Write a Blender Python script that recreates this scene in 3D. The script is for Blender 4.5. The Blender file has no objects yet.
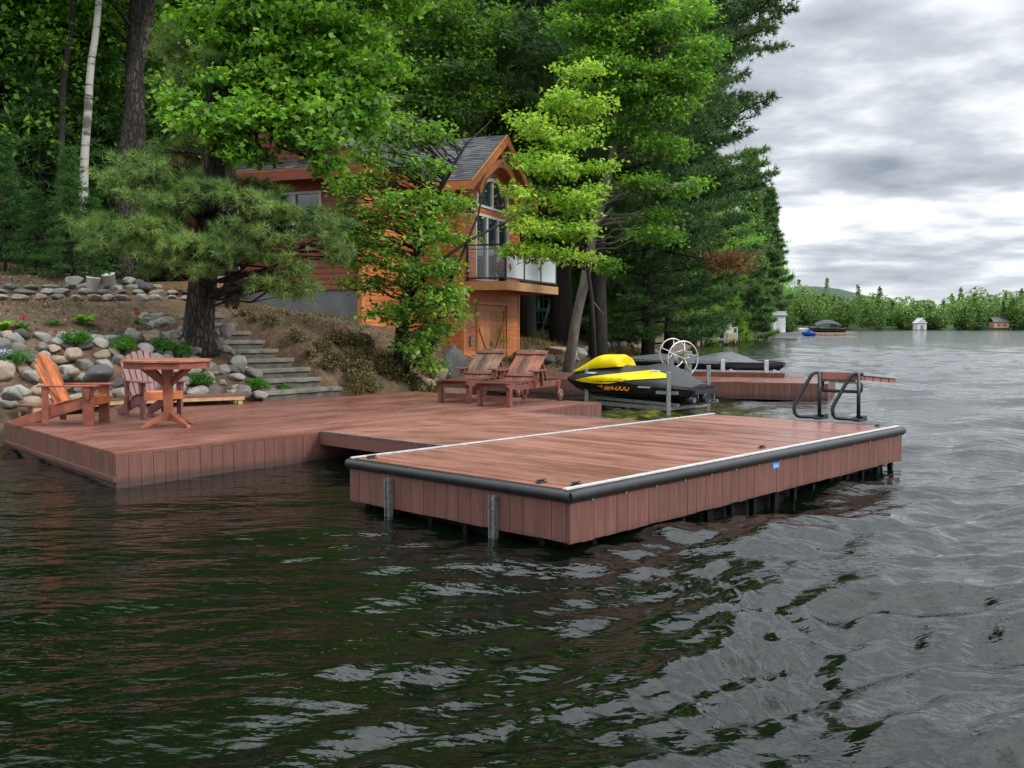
import bpy, math, random
import numpy as np
from mathutils import Vector, Matrix
R = math.radians
sc = bpy.context.scene
C = sc.collection
CAMZ = 1.68
F = 975.0
PITCH = math.atan(57.0 / F)

# ---------------------------------------------------------------- survey: pixel of the photograph -> point of the place
def ray(px, py):
    a = (px - 512) / F; b = (384 - py) / F
    return Vector((a, math.cos(PITCH) + b * math.sin(PITCH), -math.sin(PITCH) + b * math.cos(PITCH)))
def at(px, py, z):
    r = ray(px, py); t = (z - CAMZ) / r.z
    return Vector((r.x * t, r.y * t, z))
def W(px, py, d):
    r = ray(px, py); t = d / r.y
    return Vector((r.x * t, d, CAMZ + r.z * t))

# ---------------------------------------------------------------- objects
def tag(o, label=None, cat=None, group=None, kind=None):
    if label: o['label'] = label
    if cat: o['category'] = cat
    if group: o['group'] = group
    if kind: o['kind'] = kind
    return o
def empty(name, loc, label=None, cat=None, group=None, rz=0.0):
    o = bpy.data.objects.new(name, None); C.objects.link(o)
    o.location = loc; o.rotation_euler = (0, 0, rz); o.empty_display_size = .2
    return tag(o, label, cat, group)
def copy_tree(o, parent=None):
    c = o.copy(); C.objects.link(c)
    if parent: c.parent = parent
    for ch in o.children: copy_tree(ch, c)
    return c
def mesh_obj(name, me, m=None, parent=None, smooth=False):
    if m is not None and len(me.materials) == 0: me.materials.append(m)
    if smooth:
        me.polygons.foreach_set('use_smooth', [True] * len(me.polygons))
    o = bpy.data.objects.new(name, me); C.objects.link(o)
    if parent: o.parent = parent
    return o

class MB:
    """collects boxes, bars, tubes and lathes and links them as one mesh"""
    def __init__(s): s.v = []; s.f = []; s.sm = []
    def add(s, vs, fs, smooth=False):
        b = len(s.v); s.v += [tuple(v) for v in vs]
        for f in fs: s.f.append([i + b for i in f]); s.sm.append(smooth)
    def frame_box(s, o, ax, ay, az):
        o, ax, ay, az = map(Vector, (o, ax, ay, az))
        vs = [o, o+ax, o+ax+ay, o+ay, o+az, o+ax+az, o+ax+ay+az, o+ay+az]
        s.add(vs, [(0,3,2,1),(4,5,6,7),(0,1,5,4),(1,2,6,5),(2,3,7,6),(3,0,4,7)])
    def box(s, x0, x1, y0, y1, z0, z1):
        s.frame_box((x0,y0,z0), (x1-x0,0,0), (0,y1-y0,0), (0,0,z1-z0))
    def bar(s, p, q, w, h, up=(0,0,1)):
        p, q, up = Vector(p), Vector(q), Vector(up)
        d = (q - p).normalized(); x = d.cross(up)
        if x.length < 1e-4: x = d.cross(Vector((1,0,0)))
        x.normalize(); y = x.cross(d).normalized()
        s.frame_box(p - x*w/2 - y*h/2, x*w, q - p, y*h)
    def prism(s, pts, vec):
        """polygon (3D points) extruded by vec"""
        n = len(pts); vec = Vector(vec); pts = [Vector(p) for p in pts]
        s.add(pts + [p + vec for p in pts], [tuple(range(n))[::-1], tuple(range(n, 2*n))] + [(i, (i+1) % n, n + (i+1) % n, n + i) for i in range(n)])
    def tube(s, pts, r, n=8, closed=False, caps=True):
        pts = [Vector(p) for p in pts]; m = len(pts)
        rs = r if isinstance(r, (list, tuple)) else [r] * m
        ref = None; vs = []
        for i, p in enumerate(pts):
            if closed: d = pts[(i+1) % m] - pts[i-1]
            else: d = pts[min(i+1, m-1)] - pts[max(i-1, 0)]
            d.normalize()
            if ref is None:
                ref = Vector((0,0,1)) if abs(d.z) < .9 else Vector((1,0,0))
            x = d.cross(ref); x.normalize(); y = x.cross(d).normalized(); ref = y
            for k in range(n):
                a = 2*math.pi*k/n
                vs.append(p + (x*math.cos(a) + y*math.sin(a)) * rs[i])
        fs = []
        for i in range(m if closed else m-1):
            for k in range(n):
                a = i*n+k; b = i*n+(k+1) % n; j = ((i+1) % m)*n
                fs.append((a, b, j+(k+1) % n, j+k))
        s.add(vs, fs, True)
        if caps and not closed:
            b = len(s.v) - len(vs)
            s.f.append([b+k for k in range(n)][::-1]); s.sm.append(False)
            s.f.append([b+(m-1)*n+k for k in range(n)]); s.sm.append(False)
    def lathe(s, prof, c=(0,0,0), n=20):
        c = Vector(c); vs = []
        for r, z in prof:
            for k in range(n):
                a = 2*math.pi*k/n; vs.append(c + Vector((r*math.cos(a), r*math.sin(a), z)))
        fs = [(i*n+k, i*n+(k+1) % n, (i+1)*n+(k+1) % n, (i+1)*n+k) for i in range(len(prof)-1) for k in range(n)]
        s.add(vs, fs, True)
    def grid(s, rows, smooth=True, close=False):
        n = len(rows[0]); vs = [p for r in rows for p in r]
        fs = []
        for i in range(len(rows)-1):
            for k in range(n if close else n-1):
                fs.append((i*n+k, i*n+(k+1) % n, (i+1)*n+(k+1) % n, (i+1)*n+k))
        s.add(vs, fs, smooth)
    def build(s, name, m, parent=None, bevel=0, solid=0):
        me = bpy.data.meshes.new(name); me.from_pydata(s.v, [], s.f)
        me.polygons.foreach_set('use_smooth', s.sm); me.update()
        o = mesh_obj(name, me, m, parent)
        if solid:
            md = o.modifiers.new('s', 'SOLIDIFY'); md.thickness = solid
        if bevel:
            md = o.modifiers.new('b', 'BEVEL'); md.width = bevel; md.segments = 1; md.limit_method = 'ANGLE'
        return o

def np_mesh(name, V, n_per, m, parent=None):
    """V: (N*n_per,3) array of separate n-gons"""
    me = bpy.data.meshes.new(name); N = len(V)//n_per
    me.vertices.add(len(V)); me.vertices.foreach_set('co', np.ascontiguousarray(V, dtype=np.float32).ravel())
    me.loops.add(len(V)); me.loops.foreach_set('vertex_index', np.arange(len(V), dtype=np.int32))
    me.polygons.add(N); me.polygons.foreach_set('loop_start', np.arange(0, len(V), n_per, dtype=np.int32))
    me.update(calc_edges=True)
    return mesh_obj(name, me, m, parent)

# ---------------------------------------------------------------- materials
def new_mat(name):
    m = bpy.data.materials.new(name); m.use_nodes = True
    nt = m.node_tree; bs = nt.nodes['Principled BSDF']
    return m, nt, bs
def N(nt, t, **kw):
    n = nt.nodes.new(t)
    for k, v in kw.items():
        if k.startswith('i_'): n.inputs[k[2:].replace('_', ' ')].default_value = v
        else: setattr(n, k, v)
    return n
def ramp(nt, fac, stops):
    n = nt.nodes.new('ShaderNodeValToRGB'); e = n.color_ramp.elements
    while len(e) < len(stops): e.new(.5)
    for i, (p, c) in enumerate(stops):
        e[i].position = p; e[i].color = (*c, 1) if len(c) == 3 else c
    nt.links.new(fac, n.inputs[0]); return n.outputs[0]
def coords(nt, scale=(1,1,1), rot=(0,0,0), kind='Object'):
    t = N(nt, 'ShaderNodeTexCoord'); mp = N(nt, 'ShaderNodeMapping')
    mp.inputs['Scale'].default_value = scale; mp.inputs['Rotation'].default_value = rot
    nt.links.new(t.outputs[kind], mp.inputs[0]); return mp.outputs[0]
def noise(nt, vec, scale, detail=4, rough=.55, out='Fac'):
    n = N(nt, 'ShaderNodeTexNoise'); n.inputs['Scale'].default_value = scale
    n.inputs['Detail'].default_value = detail; n.inputs['Roughness'].default_value = rough
    if vec is not None: nt.links.new(vec, n.inputs['Vector'])
    return n.outputs[out]
def math_n(nt, op, a, b=None):
    n = N(nt, 'ShaderNodeMath', operation=op)
    for i, x in enumerate((a, b)):
        if x is None: continue
        if isinstance(x, (int, float)): n.inputs[i].default_value = x
        else: nt.links.new(x, n.inputs[i])
    return n.outputs[0]
def mixc(nt, fac, a, b, blend='MIX'):
    n = N(nt, 'ShaderNodeMix', data_type='RGBA', blend_type=blend)
    for i, x in ((0, fac), (6, a), (7, b)):
        if isinstance(x, (int, float)): n.inputs[i].default_value = x
        elif isinstance(x, tuple): n.inputs[i].default_value = (*x, 1) if len(x) == 3 else x
        else: nt.links.new(x, n.inputs[i])
    return n.outputs[2]
def bump(nt, bs, h, strength=.3, dist=.01):
    b = N(nt, 'ShaderNodeBump'); b.inputs['Strength'].default_value = strength; b.inputs['Distance'].default_value = dist
    nt.links.new(h, b.inputs['Height']); nt.links.new(b.outputs[0], bs.inputs['Normal']); return b
def mat(name, c1, c2=None, rough=.6, scale=6, stretch=(1,1,1), rot=(0,0,0), bmp=.2, dist=.005, metal=0, island=0.0, rv=.1, spec=.5, lo=.35, hi=.65):
    m, nt, bs = new_mat(name)
    bs.inputs['Roughness'].default_value = rough; bs.inputs['Metallic'].default_value = metal
    bs.inputs['Specular IOR Level'].default_value = spec
    if c2 is None: c2 = tuple(x*.75 for x in c1)
    v = coords(nt, stretch, rot)
    f = noise(nt, v, scale, 6, .6)
    col = ramp(nt, f, [(lo, c2), (hi, c1)])
    if island:
        g = N(nt, 'ShaderNodeNewGeometry')
        k = math_n(nt, 'ADD', math_n(nt, 'MULTIPLY', g.outputs['Random Per Island'], 2*island), 1-island)
        h = N(nt, 'ShaderNodeHueSaturation'); nt.links.new(k, h.inputs['Value']); nt.links.new(col, h.inputs['Color']); col = h.outputs[0]
    nt.links.new(col, bs.inputs['Base Color'])
    r = math_n(nt, 'ADD', math_n(nt, 'MULTIPLY', f, rv*2), rough - rv)
    nt.links.new(r, bs.inputs['Roughness'])
    if bmp: bump(nt, bs, f, bmp, dist)
    return m
def leaf_mat(name, dark, light, yellow=None, trans=.4, clump=.9):
    m, nt, bs = new_mat(name)
    g = N(nt, 'ShaderNodeNewGeometry'); v = coords(nt)
    oi = N(nt, 'ShaderNodeObjectInfo')
    n1 = noise(nt, v, clump, 3)
    k = math_n(nt, 'ADD', math_n(nt, 'MULTIPLY', n1, .9), math_n(nt, 'MULTIPLY', g.outputs['Random Per Island'], .45))
    k = math_n(nt, 'ADD', k, math_n(nt, 'MULTIPLY', oi.outputs['Random'], .2))
    stops = [(.42, dark), (.95, light)]
    if yellow: stops.append((1.0, yellow)); stops[1] = (.88, light)
    col = ramp(nt, k, stops)
    nt.links.new(col, bs.inputs['Base Color']); bs.inputs['Roughness'].default_value = .45
    bs.inputs['Specular IOR Level'].default_value = .35
    tr = N(nt, 'ShaderNodeBsdfTranslucent')
    tc = mixc(nt, 1.0, col, (1.35, 1.5, .6), 'MULTIPLY'); nt.links.new(tc, tr.inputs['Color'])
    mx = N(nt, 'ShaderNodeMixShader'); mx.inputs[0].default_value = trans
    nt.links.new(bs.outputs[0], mx.inputs[1]); nt.links.new(tr.outputs[0], mx.inputs[2])
    nt.links.new(mx.outputs[0], nt.nodes['Material Output'].inputs['Surface'])
    return m

M = {}
AU = math.atan2(.764, .645)      # direction of the long dock edges (u)
U = Vector((math.cos(AU), math.sin(AU), 0)); Vv = Vector((-U.y, U.x, 0))
# composite decking: damp, reddish brown; grain runs with the boards
def deck_mat(name, along, base=(.285,.122,.088), dark=(.195,.082,.06)):
    m, nt, bs = new_mat(name)
    a = math.atan2(along.y, along.x)
    v = coords(nt, (1,1,1), (0,0,-a))
    sep = N(nt, 'ShaderNodeMapping'); sep.inputs['Scale'].default_value = (.6, 9, 9); nt.links.new(v, sep.inputs[0])
    gr = noise(nt, sep.outputs[0], 3, 6, .65)
    st = N(nt, 'ShaderNodeMapping'); st.inputs['Scale'].default_value = (.8, 2.6, 1); nt.links.new(v, st.inputs[0])
    wet = noise(nt, st.outputs[0], 1.3, 5, .62)
    g = N(nt, 'ShaderNodeNewGeometry')
    k = math_n(nt, 'ADD', math_n(nt, 'MULTIPLY', gr, .6), math_n(nt, 'MULTIPLY', g.outputs['Random Per Island'], .4))
    col = ramp(nt, k, [(.25, dark), (.75, base)])
    wf = ramp(nt, wet, [(.42, (0,0,0)), (.6, (1,1,1))])
    col = mixc(nt, wf, col, mixc(nt, 1.0, col, (.84,.82,.82), 'MULTIPLY'))
    nt.links.new(col, bs.inputs['Base Color'])
    rr = ramp(nt, wet, [(.4, (.55,)*3), (.62, (.24,)*3)])
    nt.links.new(rr, bs.inputs['Roughness'])
    bump(nt, bs, gr, .35, .004)
    return m
M['deck_u'] = deck_mat('decking_long', U, base=(.225,.094,.068), dark=(.155,.063,.046))
M['deck_v'] = deck_mat('decking_cross', Vv)
M['skirt'] = mat('skirt_board', (.165,.07,.052), (.115,.047,.036), .6, 5, (6,6,.5), bmp=.2, island=.10)
nt = M['skirt'].node_tree; bs = nt.nodes['Principled BSDF']; old = bs.inputs['Base Color'].links[0].from_socket      # damp tide mark
tcz = N(nt, 'ShaderNodeTexCoord'); sz_ = N(nt, 'ShaderNodeSeparateXYZ'); nt.links.new(tcz.outputs['Object'], sz_.inputs[0])
wl = math_n(nt, 'ADD', sz_.outputs[2], math_n(nt, 'MULTIPLY', noise(nt, coords(nt, (1,1,1)), 3.5, 4), .10))
nt.links.new(mixc(nt, ramp(nt, wl, [(.10,(.75,)*3),(.17,(0,0,0))]), old, (.045,.026,.02)), bs.inputs['Base Color'])
M['rubber'] = mat('rubber', (.016,.017,.019), (.009,.009,.01), .33, 14, bmp=.1)
M['alu'] = mat('aluminium', (.62,.63,.64), (.45,.46,.47), .38, 20, metal=.7, bmp=.05)
M['galv'] = mat('galvanised', (.34,.35,.35), (.17,.18,.18), .45, 25, metal=.6, bmp=.1)
M['trim'] = mat('edge_strip', (.58,.58,.56), (.42,.42,.41), .45, 12, bmp=.05)
M['blackpaint'] = mat('black_paint', (.02,.023,.027), (.012,.013,.015), .3, 12, bmp=.05)
M['darkwater'] = mat('float_black', (.005,.005,.006), (.003,.003,.003), .6, 8, spec=.2)
M['blue'] = mat('blue_tag', (.03,.3,.75), (.03,.26,.7), .4)
M['cedar_new'] = mat('cedar_orange', (.50,.16,.05), (.30,.085,.03), .45, 8, (1,1,1), bmp=.15, island=.3)
M['cedar_red'] = mat('cedar_red', (.27,.085,.048), (.15,.045,.03), .45, 7, bmp=.15, island=.25)
M['cedar_purple'] = mat('cedar_purple', (.17,.066,.066), (.11,.042,.044), .5, 7, bmp=.15, island=.22)
M['teak'] = mat('lounger_wood', (.16,.05,.034), (.085,.027,.02), .42, 7, bmp=.15, island=.35)
M['slat_mixed'] = mat('slat_mixed', (.22,.07,.035), (.10,.036,.024), .45, 7, bmp=.15, island=.55)
M['raw'] = mat('raw_lumber', (.52,.34,.18), (.36,.22,.11), .7, 9, bmp=.1, island=.12)
M['bark'] = mat('bark', (.085,.07,.058), (.03,.025,.022), .9, 7, (1,1,.22), bmp=1.0, dist=.05, rv=.02, lo=.4, hi=.62)
def bark_plates(m, k):
    nt = m.node_tree; bs = nt.nodes['Principled BSDF']; v = coords(nt, (1,1,.28))
    vo = N(nt, 'ShaderNodeTexVoronoi', feature='DISTANCE_TO_EDGE'); vo.inputs['Scale'].default_value = k
    wv = N(nt, 'ShaderNodeVectorMath', operation='ADD'); nt.links.new(v, wv.inputs[0]); nt.links.new(mixc(nt, .12, (0,0,0), noise(nt, v, 9, 3, .6, 'Color')), wv.inputs[1]); nt.links.new(wv.outputs[0], vo.inputs['Vector'])
    e = ramp(nt, vo.outputs['Distance'], [(0,(0,0,0)),(.16,(1,1,1))]); old = bs.inputs['Base Color'].links[0].from_socket
    nt.links.new(mixc(nt, e, (.018,.014,.012), old), bs.inputs['Base Color'])
    bump(nt, bs, math_n(nt, 'ADD', e, math_n(nt, 'MULTIPLY', noise(nt, v, 20, 4), .5)), 1.0, .05)
bark_plates(M['bark'], 13)
M['bark_light'] = mat('bark_light', (.22,.195,.165), (.11,.095,.08), .85, 6, (1,1,.3), bmp=.6, dist=.02, rv=.02)
M['bark_dark'] = mat('bark_dark', (.04,.034,.03), (.018,.016,.015), .9, 7, (1,1,.25), bmp=.8, dist=.03, rv=.02)
M['gold'] = mat('trim_orange', (.60,.22,.06), (.44,.14,.04), .45, 6, bmp=.08)
M['beam'] = mat('light_beam', (.55,.30,.12), (.42,.21,.08), .5, 5, bmp=.08)
M['siding'] = mat('siding_stained', (.60,.20,.06), (.40,.12,.035), .48, 5, (.5,.5,5), bmp=.15, island=.2)
M['doorwood'] = mat('door_wood', (.55,.24,.09), (.40,.16,.06), .5, 5, (6,6,.6), bmp=.12, island=.18)
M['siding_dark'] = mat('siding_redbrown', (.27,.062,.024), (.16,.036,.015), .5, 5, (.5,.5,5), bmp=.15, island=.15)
M['white'] = mat('white_frame', (.62,.62,.6), (.5,.5,.49), .45, 8, bmp=.03)
M['concrete'] = mat('concrete_grey', (.20,.205,.21), (.15,.155,.16), .85, 3, bmp=.15)
M['parge'] = mat('concrete_pale', (.42,.40,.37), (.3,.29,.27), .85, 4, bmp=.3)
M['step'] = mat('step_concrete', (.19,.18,.15), (.09,.085,.068), .85, 5, bmp=.4, dist=.012)
M['bucket'] = mat('bucket_plastic', (.84,.84,.83), (.70,.69,.67), .5, 6, bmp=.03)
M['teal'] = mat('teal_paint', (.16,.68,.56), (.12,.58,.48), .5, bmp=.03)
M['darkwall'] = mat('dark_wall', (.03,.03,.03), (.02,.02,.02), .8)
M['cover_yellow'] = mat('cover_yellow', (.82,.66,.0), (.66,.50,.0), .5, 5, bmp=.35, dist=.02, spec=.3)
M['cover_black'] = mat('cover_black', (.026,.029,.034), (.014,.015,.018), .55, 6, bmp=.4, dist=.02)
M['cover_grey'] = mat('cover_grey', (.12,.127,.138), (.075,.08,.09), .6, 5, bmp=.4, dist=.02)
M['gloss_black'] = mat('gloss_black', (.01,.011,.013), (.007,.007,.008), .12, 5, bmp=0)
M['orange'] = mat('decal_orange', (.85,.28,.02), (.8,.24,.02), .4, bmp=0)
M['silver'] = mat('decal_silver', (.5,.52,.54), (.4,.42,.44), .4, bmp=0)
M['red'] = mat('petal_red', (.55,.01,.02), (.35,.005,.012), .5, 20, bmp=0)
M['lilac'] = mat('petal_lilac', (.5,.48,.72), (.4,.38,.6), .5, 20, bmp=0)
M['iron'] = mat('black_iron', (.012,.012,.013), (.008,.008,.009), .4, bmp=0)
M['bluetub'] = mat('blue_plastic', (.02,.12,.5), (.02,.1,.4), .4, bmp=0)
def glass_mat(name, c, rough=.04, alpha=1.0):
    m, nt, bs = new_mat(name)
    bs.inputs['Base Color'].default_value = (*c, 1); bs.inputs['Roughness'].default_value = rough
    bs.inputs['Alpha'].default_value = alpha; bs.inputs['IOR'].default_value = 1.6
    v = coords(nt); bump(nt, bs, noise(nt, v, 1.2, 2), .03, .05)
    return m
M['glass'] = glass_mat('window_glass', (.02,.035,.04))
M['glass'].node_tree.nodes['Principled BSDF'].inputs['Specular IOR Level'].default_value = 1.0
M['balglass'] = glass_mat('balcony_glass', (.62,.68,.68), .12, .82)
M['clearglass'] = glass_mat('balcony_glass_clear', (.3,.36,.36), .05, .22)
# shingles
m, nt, bs = new_mat('shingles'); M['shingle'] = m
v = coords(nt); g = N(nt, 'ShaderNodeNewGeometry')
k = math_n(nt, 'ADD', math_n(nt, 'MULTIPLY', g.outputs['Random Per Island'], .6), math_n(nt, 'MULTIPLY', noise(nt, v, 30, 3), .5))
nt.links.new(ramp(nt, k, [(.2, (.045,.045,.05)), (.9, (.15,.15,.16))]), bs.inputs['Base Color']); bs.inputs['Roughness'].default_value = .9
bump(nt, bs, noise(nt, v, 60, 3), .3, .01)
# birch bark
m, nt, bs = new_mat('birch_bark'); M['birch'] = m
v = coords(nt, (1,1,5)); v2 = coords(nt, (1,1,1.6))
f = noise(nt, v, 1.6, 5, .7); f2 = noise(nt, v2, 1.1, 2)
c = mixc(nt, ramp(nt, f, [(.38,(1,1,1)),(.46,(0,0,0))]), (.40,.39,.36), (.07,.06,.05))
c = mixc(nt, ramp(nt, f2, [(.30,(1,1,1)),(.38,(0,0,0))]), c, (.1,.085,.07))
nt.links.new(c, bs.inputs['Base Color']); bs.inputs['Roughness'].default_value = .7
# stones (tone varies with the stone)
def stone(name, a, b, c):
    m, nt, bs = new_mat(name); v = coords(nt); oi = N(nt, 'ShaderNodeObjectInfo')
    f = noise(nt, v, 9, 7, .7); f2 = noise(nt, v, 2.2, 3)
    base = ramp(nt, oi.outputs['Random'], [(0.0, a), (.45, b), (1.0, c)])
    col = mixc(nt, ramp(nt, f, [(.35,(0,0,0)),(.7,(1,1,1))]), mixc(nt, 1.0, base, (.5,.5,.48), 'MULTIPLY'), base)
    col = mixc(nt, ramp(nt, f2, [(.55,(0,0,0)),(.72,(.55,)*3)]), col, (.12,.13,.075))
    nt.links.new(col, bs.inputs['Base Color']); bs.inputs['Roughness'].default_value = .85
    bump(nt, bs, f, .8, .03); return m
M['stone'] = stone('stone_grey', (.20,.19,.17), (.34,.33,.30), (.50,.48,.43))
M['stone_tan'] = stone('stone_tan', (.30,.25,.18), (.42,.34,.25), (.50,.36,.27))
M['stone_dark'] = stone('stone_dark', (.07,.068,.066), (.10,.098,.095), (.14,.135,.13))
# soil
m, nt, bs = new_mat('soil'); M['soil'] = m
v = coords(nt); f = noise(nt, v, 5, 9, .75); f2 = noise(nt, v, .6, 3)
c = ramp(nt, f, [(.3,(.045,.028,.017)),(.5,(.12,.072,.042)),(.75,(.24,.15,.09))])
c = mixc(nt, ramp(nt, f2, [(.5,(0,0,0)),(.7,(1,1,1))]), c, ramp(nt, f, [(.3,(.03,.035,.012)),(.8,(.12,.11,.045))]))
nt.links.new(c, bs.inputs['Base Color']); bs.inputs['Roughness'].default_value = .95; bump(nt, bs, f, 1.0, .06)
# foliage
M['maple'] = leaf_mat('maple_leaves', (.045,.13,.015), (.20,.39,.05), (.38,.52,.09), .5)
M['maple2'] = leaf_mat('small_maple_leaves', (.045,.12,.018), (.18,.34,.06), (.34,.44,.10), .48, 1.4)
M['lime'] = leaf_mat('lime_leaves', (.07,.18,.015), (.25,.44,.05), (.46,.56,.12), .48)
M['midgreen'] = leaf_mat('mid_leaves', (.045,.13,.018), (.17,.34,.05), (.26,.42,.06), .48)
M['forest'] = leaf_mat('forest_leaves', (.055,.14,.03), (.20,.40,.08), (.36,.54,.11), .55, .35)
M['needle'] = leaf_mat('pine_needles', (.035,.085,.035), (.11,.20,.075), (.18,.28,.09), .3, .5)
M['needle_near'] = leaf_mat('pine_needles_pale', (.055,.11,.04), (.17,.27,.085), (.26,.36,.10), .35, .9)
M['hemlock'] = leaf_mat('hemlock_needles', (.035,.09,.03), (.10,.22,.06), None, .4, .5)
M['cedar_tree'] = leaf_mat('cedar_foliage', (.05,.11,.02), (.17,.28,.045), (.25,.35,.06), .35, .4)
M['shrub'] = leaf_mat('shrub_leaves', (.06,.055,.02), (.16,.14,.05), (.28,.19,.09), .3, 1.5)
M['moss'] = leaf_mat('moss_phlox', (.02,.09,.01), (.07,.22,.02), None, .3, 3)
M['hosta'] = leaf_mat('hosta_leaf', (.09,.24,.02), (.22,.42,.05), None, .35, 3)
M['dead'] = leaf_mat('dead_needles', (.13,.06,.03), (.27,.14,.07), None, .2, 1)
M['farwood'] = leaf_mat('far_foliage', (.045,.10,.03), (.17,.28,.06), (.33,.34,.11), .3, .055)
# ================================================================ camera, sky, light
cam = bpy.data.cameras.new('camera'); co = bpy.data.objects.new('camera', cam); C.objects.link(co)
cam.sensor_width = 36; cam.lens = 36*F/1024; cam.clip_end = 9000; cam.clip_start = .05
co.location = (0, 0, CAMZ); co.rotation_euler = (math.pi/2 - PITCH, 0, 0); sc.camera = co

SUN_AZ, SUN_EL = R(35), R(52)      # behind thin cloud, high to the right
w = bpy.data.worlds.new('World'); sc.world = w; w.use_nodes = True
nt = w.node_tree; bg = nt.nodes['Background']
sky = N(nt, 'ShaderNodeTexSky', sky_type='NISHITA', sun_disc=False, sun_elevation=SUN_EL, sun_rotation=SUN_AZ)
skys = mixc(nt, 1.0, sky.outputs[0], (.1,.1,.1), 'MULTIPLY')
tc = N(nt, 'ShaderNodeTexCoord'); sp = N(nt, 'ShaderNodeSeparateXYZ'); nt.links.new(tc.outputs['Generated'], sp.inputs[0])
zz = math_n(nt, 'ADD', math_n(nt, 'MAXIMUM', sp.outputs[2], 0.0), .13)
cb = N(nt, 'ShaderNodeCombineXYZ')
nt.links.new(math_n(nt, 'DIVIDE', sp.outputs[0], zz), cb.inputs[0]); nt.links.new(math_n(nt, 'DIVIDE', sp.outputs[1], zz), cb.inputs[1])
cb.inputs[2].default_value = 3.7
n1 = noise(nt, cb.outputs[0], 1.15, 6, .5)
mp = N(nt, 'ShaderNodeMapping'); mp.inputs['Location'].default_value = (4.3, 1.7, 0); nt.links.new(cb.outputs[0], mp.inputs[0])
n2 = noise(nt, mp.outputs[0], 3.0, 6, .55)
k = math_n(nt, 'ADD', math_n(nt, 'MULTIPLY', n1, .7), math_n(nt, 'MULTIPLY', n2, .3))
cl = ramp(nt, k, [(.405,(.80,.82,.84)), (.47,(.64,.665,.70)), (.535,(.42,.45,.495)), (.66,(.22,.25,.30))])
# thin gaps let a little of the blue sky through; the horizon is milky
gap = ramp(nt, k, [(.33,(.3,)*3), (.39,(0,0,0))])
col = mixc(nt, gap, cl, skys)
hz = ramp(nt, sp.outputs[2], [(.0,(.75,)*3), (.07,(0,0,0))])
col = mixc(nt, hz, col, (.55,.58,.61))
zen = math_n(nt, 'ADD', math_n(nt, 'MULTIPLY', math_n(nt, 'MAXIMUM', math_n(nt, 'SUBTRACT', sp.outputs[2], .27), 0.0), 3.4), 1.0)   # overcast skies are brightest overhead
cz = N(nt, 'ShaderNodeCombineXYZ')
for i_ in range(3): nt.links.new(zen, cz.inputs[i_])
col = mixc(nt, 1.0, col, cz.outputs[0], 'MULTIPLY')
nt.links.new(col, bg.inputs['Color']); bg.inputs['Strength'].default_value = 1.0

sl = bpy.data.lights.new('sun', 'SUN'); sl.energy = 1.5; sl.angle = R(12); sl.color = (1, .96, .9)
so = bpy.data.objects.new('sun', sl); C.objects.link(so)
sd = Vector((math.sin(SUN_AZ)*math.cos(SUN_EL), math.cos(SUN_AZ)*math.cos(SUN_EL), math.sin(SUN_EL)))
sd = Vector((.74, -.36, .57)).normalized()
sky.sun_elevation = math.asin(sd.z); sky.sun_rotation = math.atan2(sd.x, sd.y)
so.rotation_euler = sd.to_track_quat('Z', 'Y').to_euler(); so.location = (10, -10, 30)
vs = sc.view_settings; vs.view_transform = 'Standard'; vs.look = 'None'; vs.exposure = 0.58; vs.gamma = 1
sc.cycles.max_bounces = 6; sc.cycles.diffuse_bounces = 3; sc.cycles.glossy_bounces = 3; sc.cycles.transparent_max_bounces = 8
sc.cycles.transmission_bounces = 3
try:
    sc.cycles.use_denoising = True; sc.cycles.denoiser = 'OPENIMAGEDENOISE'; sc.cycles.use_light_tree = False
except Exception: pass

# ================================================================ terrain
SH = [(-60,-6), (-20,6.5), (-11,10.6), (-7.35,14.1), (-4.55,17.0), (-2.6,19.3), (-1.7,21.3), (-1.35,24.2), (-1.3,26.2), (.4,30.5), (2.6,33.5), (5.2,41), (8.5,52), (12,68), (16.5,90), (27,122), (55,200), (75,300), (60,420), (20,700)]
SHN = np.array(SH, float)
def shore_dist(X, Y):
    """signed distance to the shoreline, positive on land (left of it)"""
    best = np.full(X.shape, 1e9); sign = np.ones(X.shape)
    for i in range(len(SHN)-1):
        a = SHN[i]; b = SHN[i+1]; d = b-a; L2 = (d**2).sum()
        t = np.clip(((X-a[0])*d[0] + (Y-a[1])*d[1])/L2, 0, 1)
        dx = X-(a[0]+t*d[0]); dy = Y-(a[1]+t*d[1]); dd = np.hypot(dx, dy)
        cr = d[0]*dy - d[1]*dx
        m = dd < best
        best = np.where(m, dd, best); sign = np.where(m, np.sign(cr), sign)
    return best*sign
PS = [-40, -3, -.3, 0, .5, 1.0, 1.6, 2.6, 4.8, 7, 10, 20, 60, 200]
PZ = [-6, -.9, -.25, .22, .6, 1.0, 1.42, 1.75, 2.15, 2.5, 3.0, 4.6, 11, 22]
PZ2 = [-6, -.9, -.25, .12, .35, .6, .85, 1.1, 1.5, 1.9, 2.4, 4.0, 10, 20]
def ground(X, Y):
    X = np.asarray(X, float); Y = np.asarray(Y, float)
    s = shore_dist(X, Y)
    za = np.interp(s, PS, PZ); zb = np.interp(s, PS, PZ2)
    k = np.clip((Y-27)/5, 0, 1)
    z = za*(1-k) + zb*k
    z = z + np.where(s > .2, .07*np.sin(X*1.7+Y*.9)*np.sin(Y*1.3-X*.4) + .03*np.sin(X*5.1)*np.sin(Y*4.3), 0)
    # the flight of steps is cut into the bank
    p0 = STEP0; e = Vv
    t = (X-p0.x)*e.x + (Y-p0.y)*e.y; q = abs(-(X-p0.x)*e.y + (Y-p0.y)*e.x)
    lim = .30 + np.clip(t, 0, 4.6)*.43
    m = (q < 2.2) & (t > -.8) & (t < 4.2)
    z = np.where(m, np.minimum(z, lim-.12+np.maximum(q-.56, 0)*1.5), z)
    return z
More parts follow.
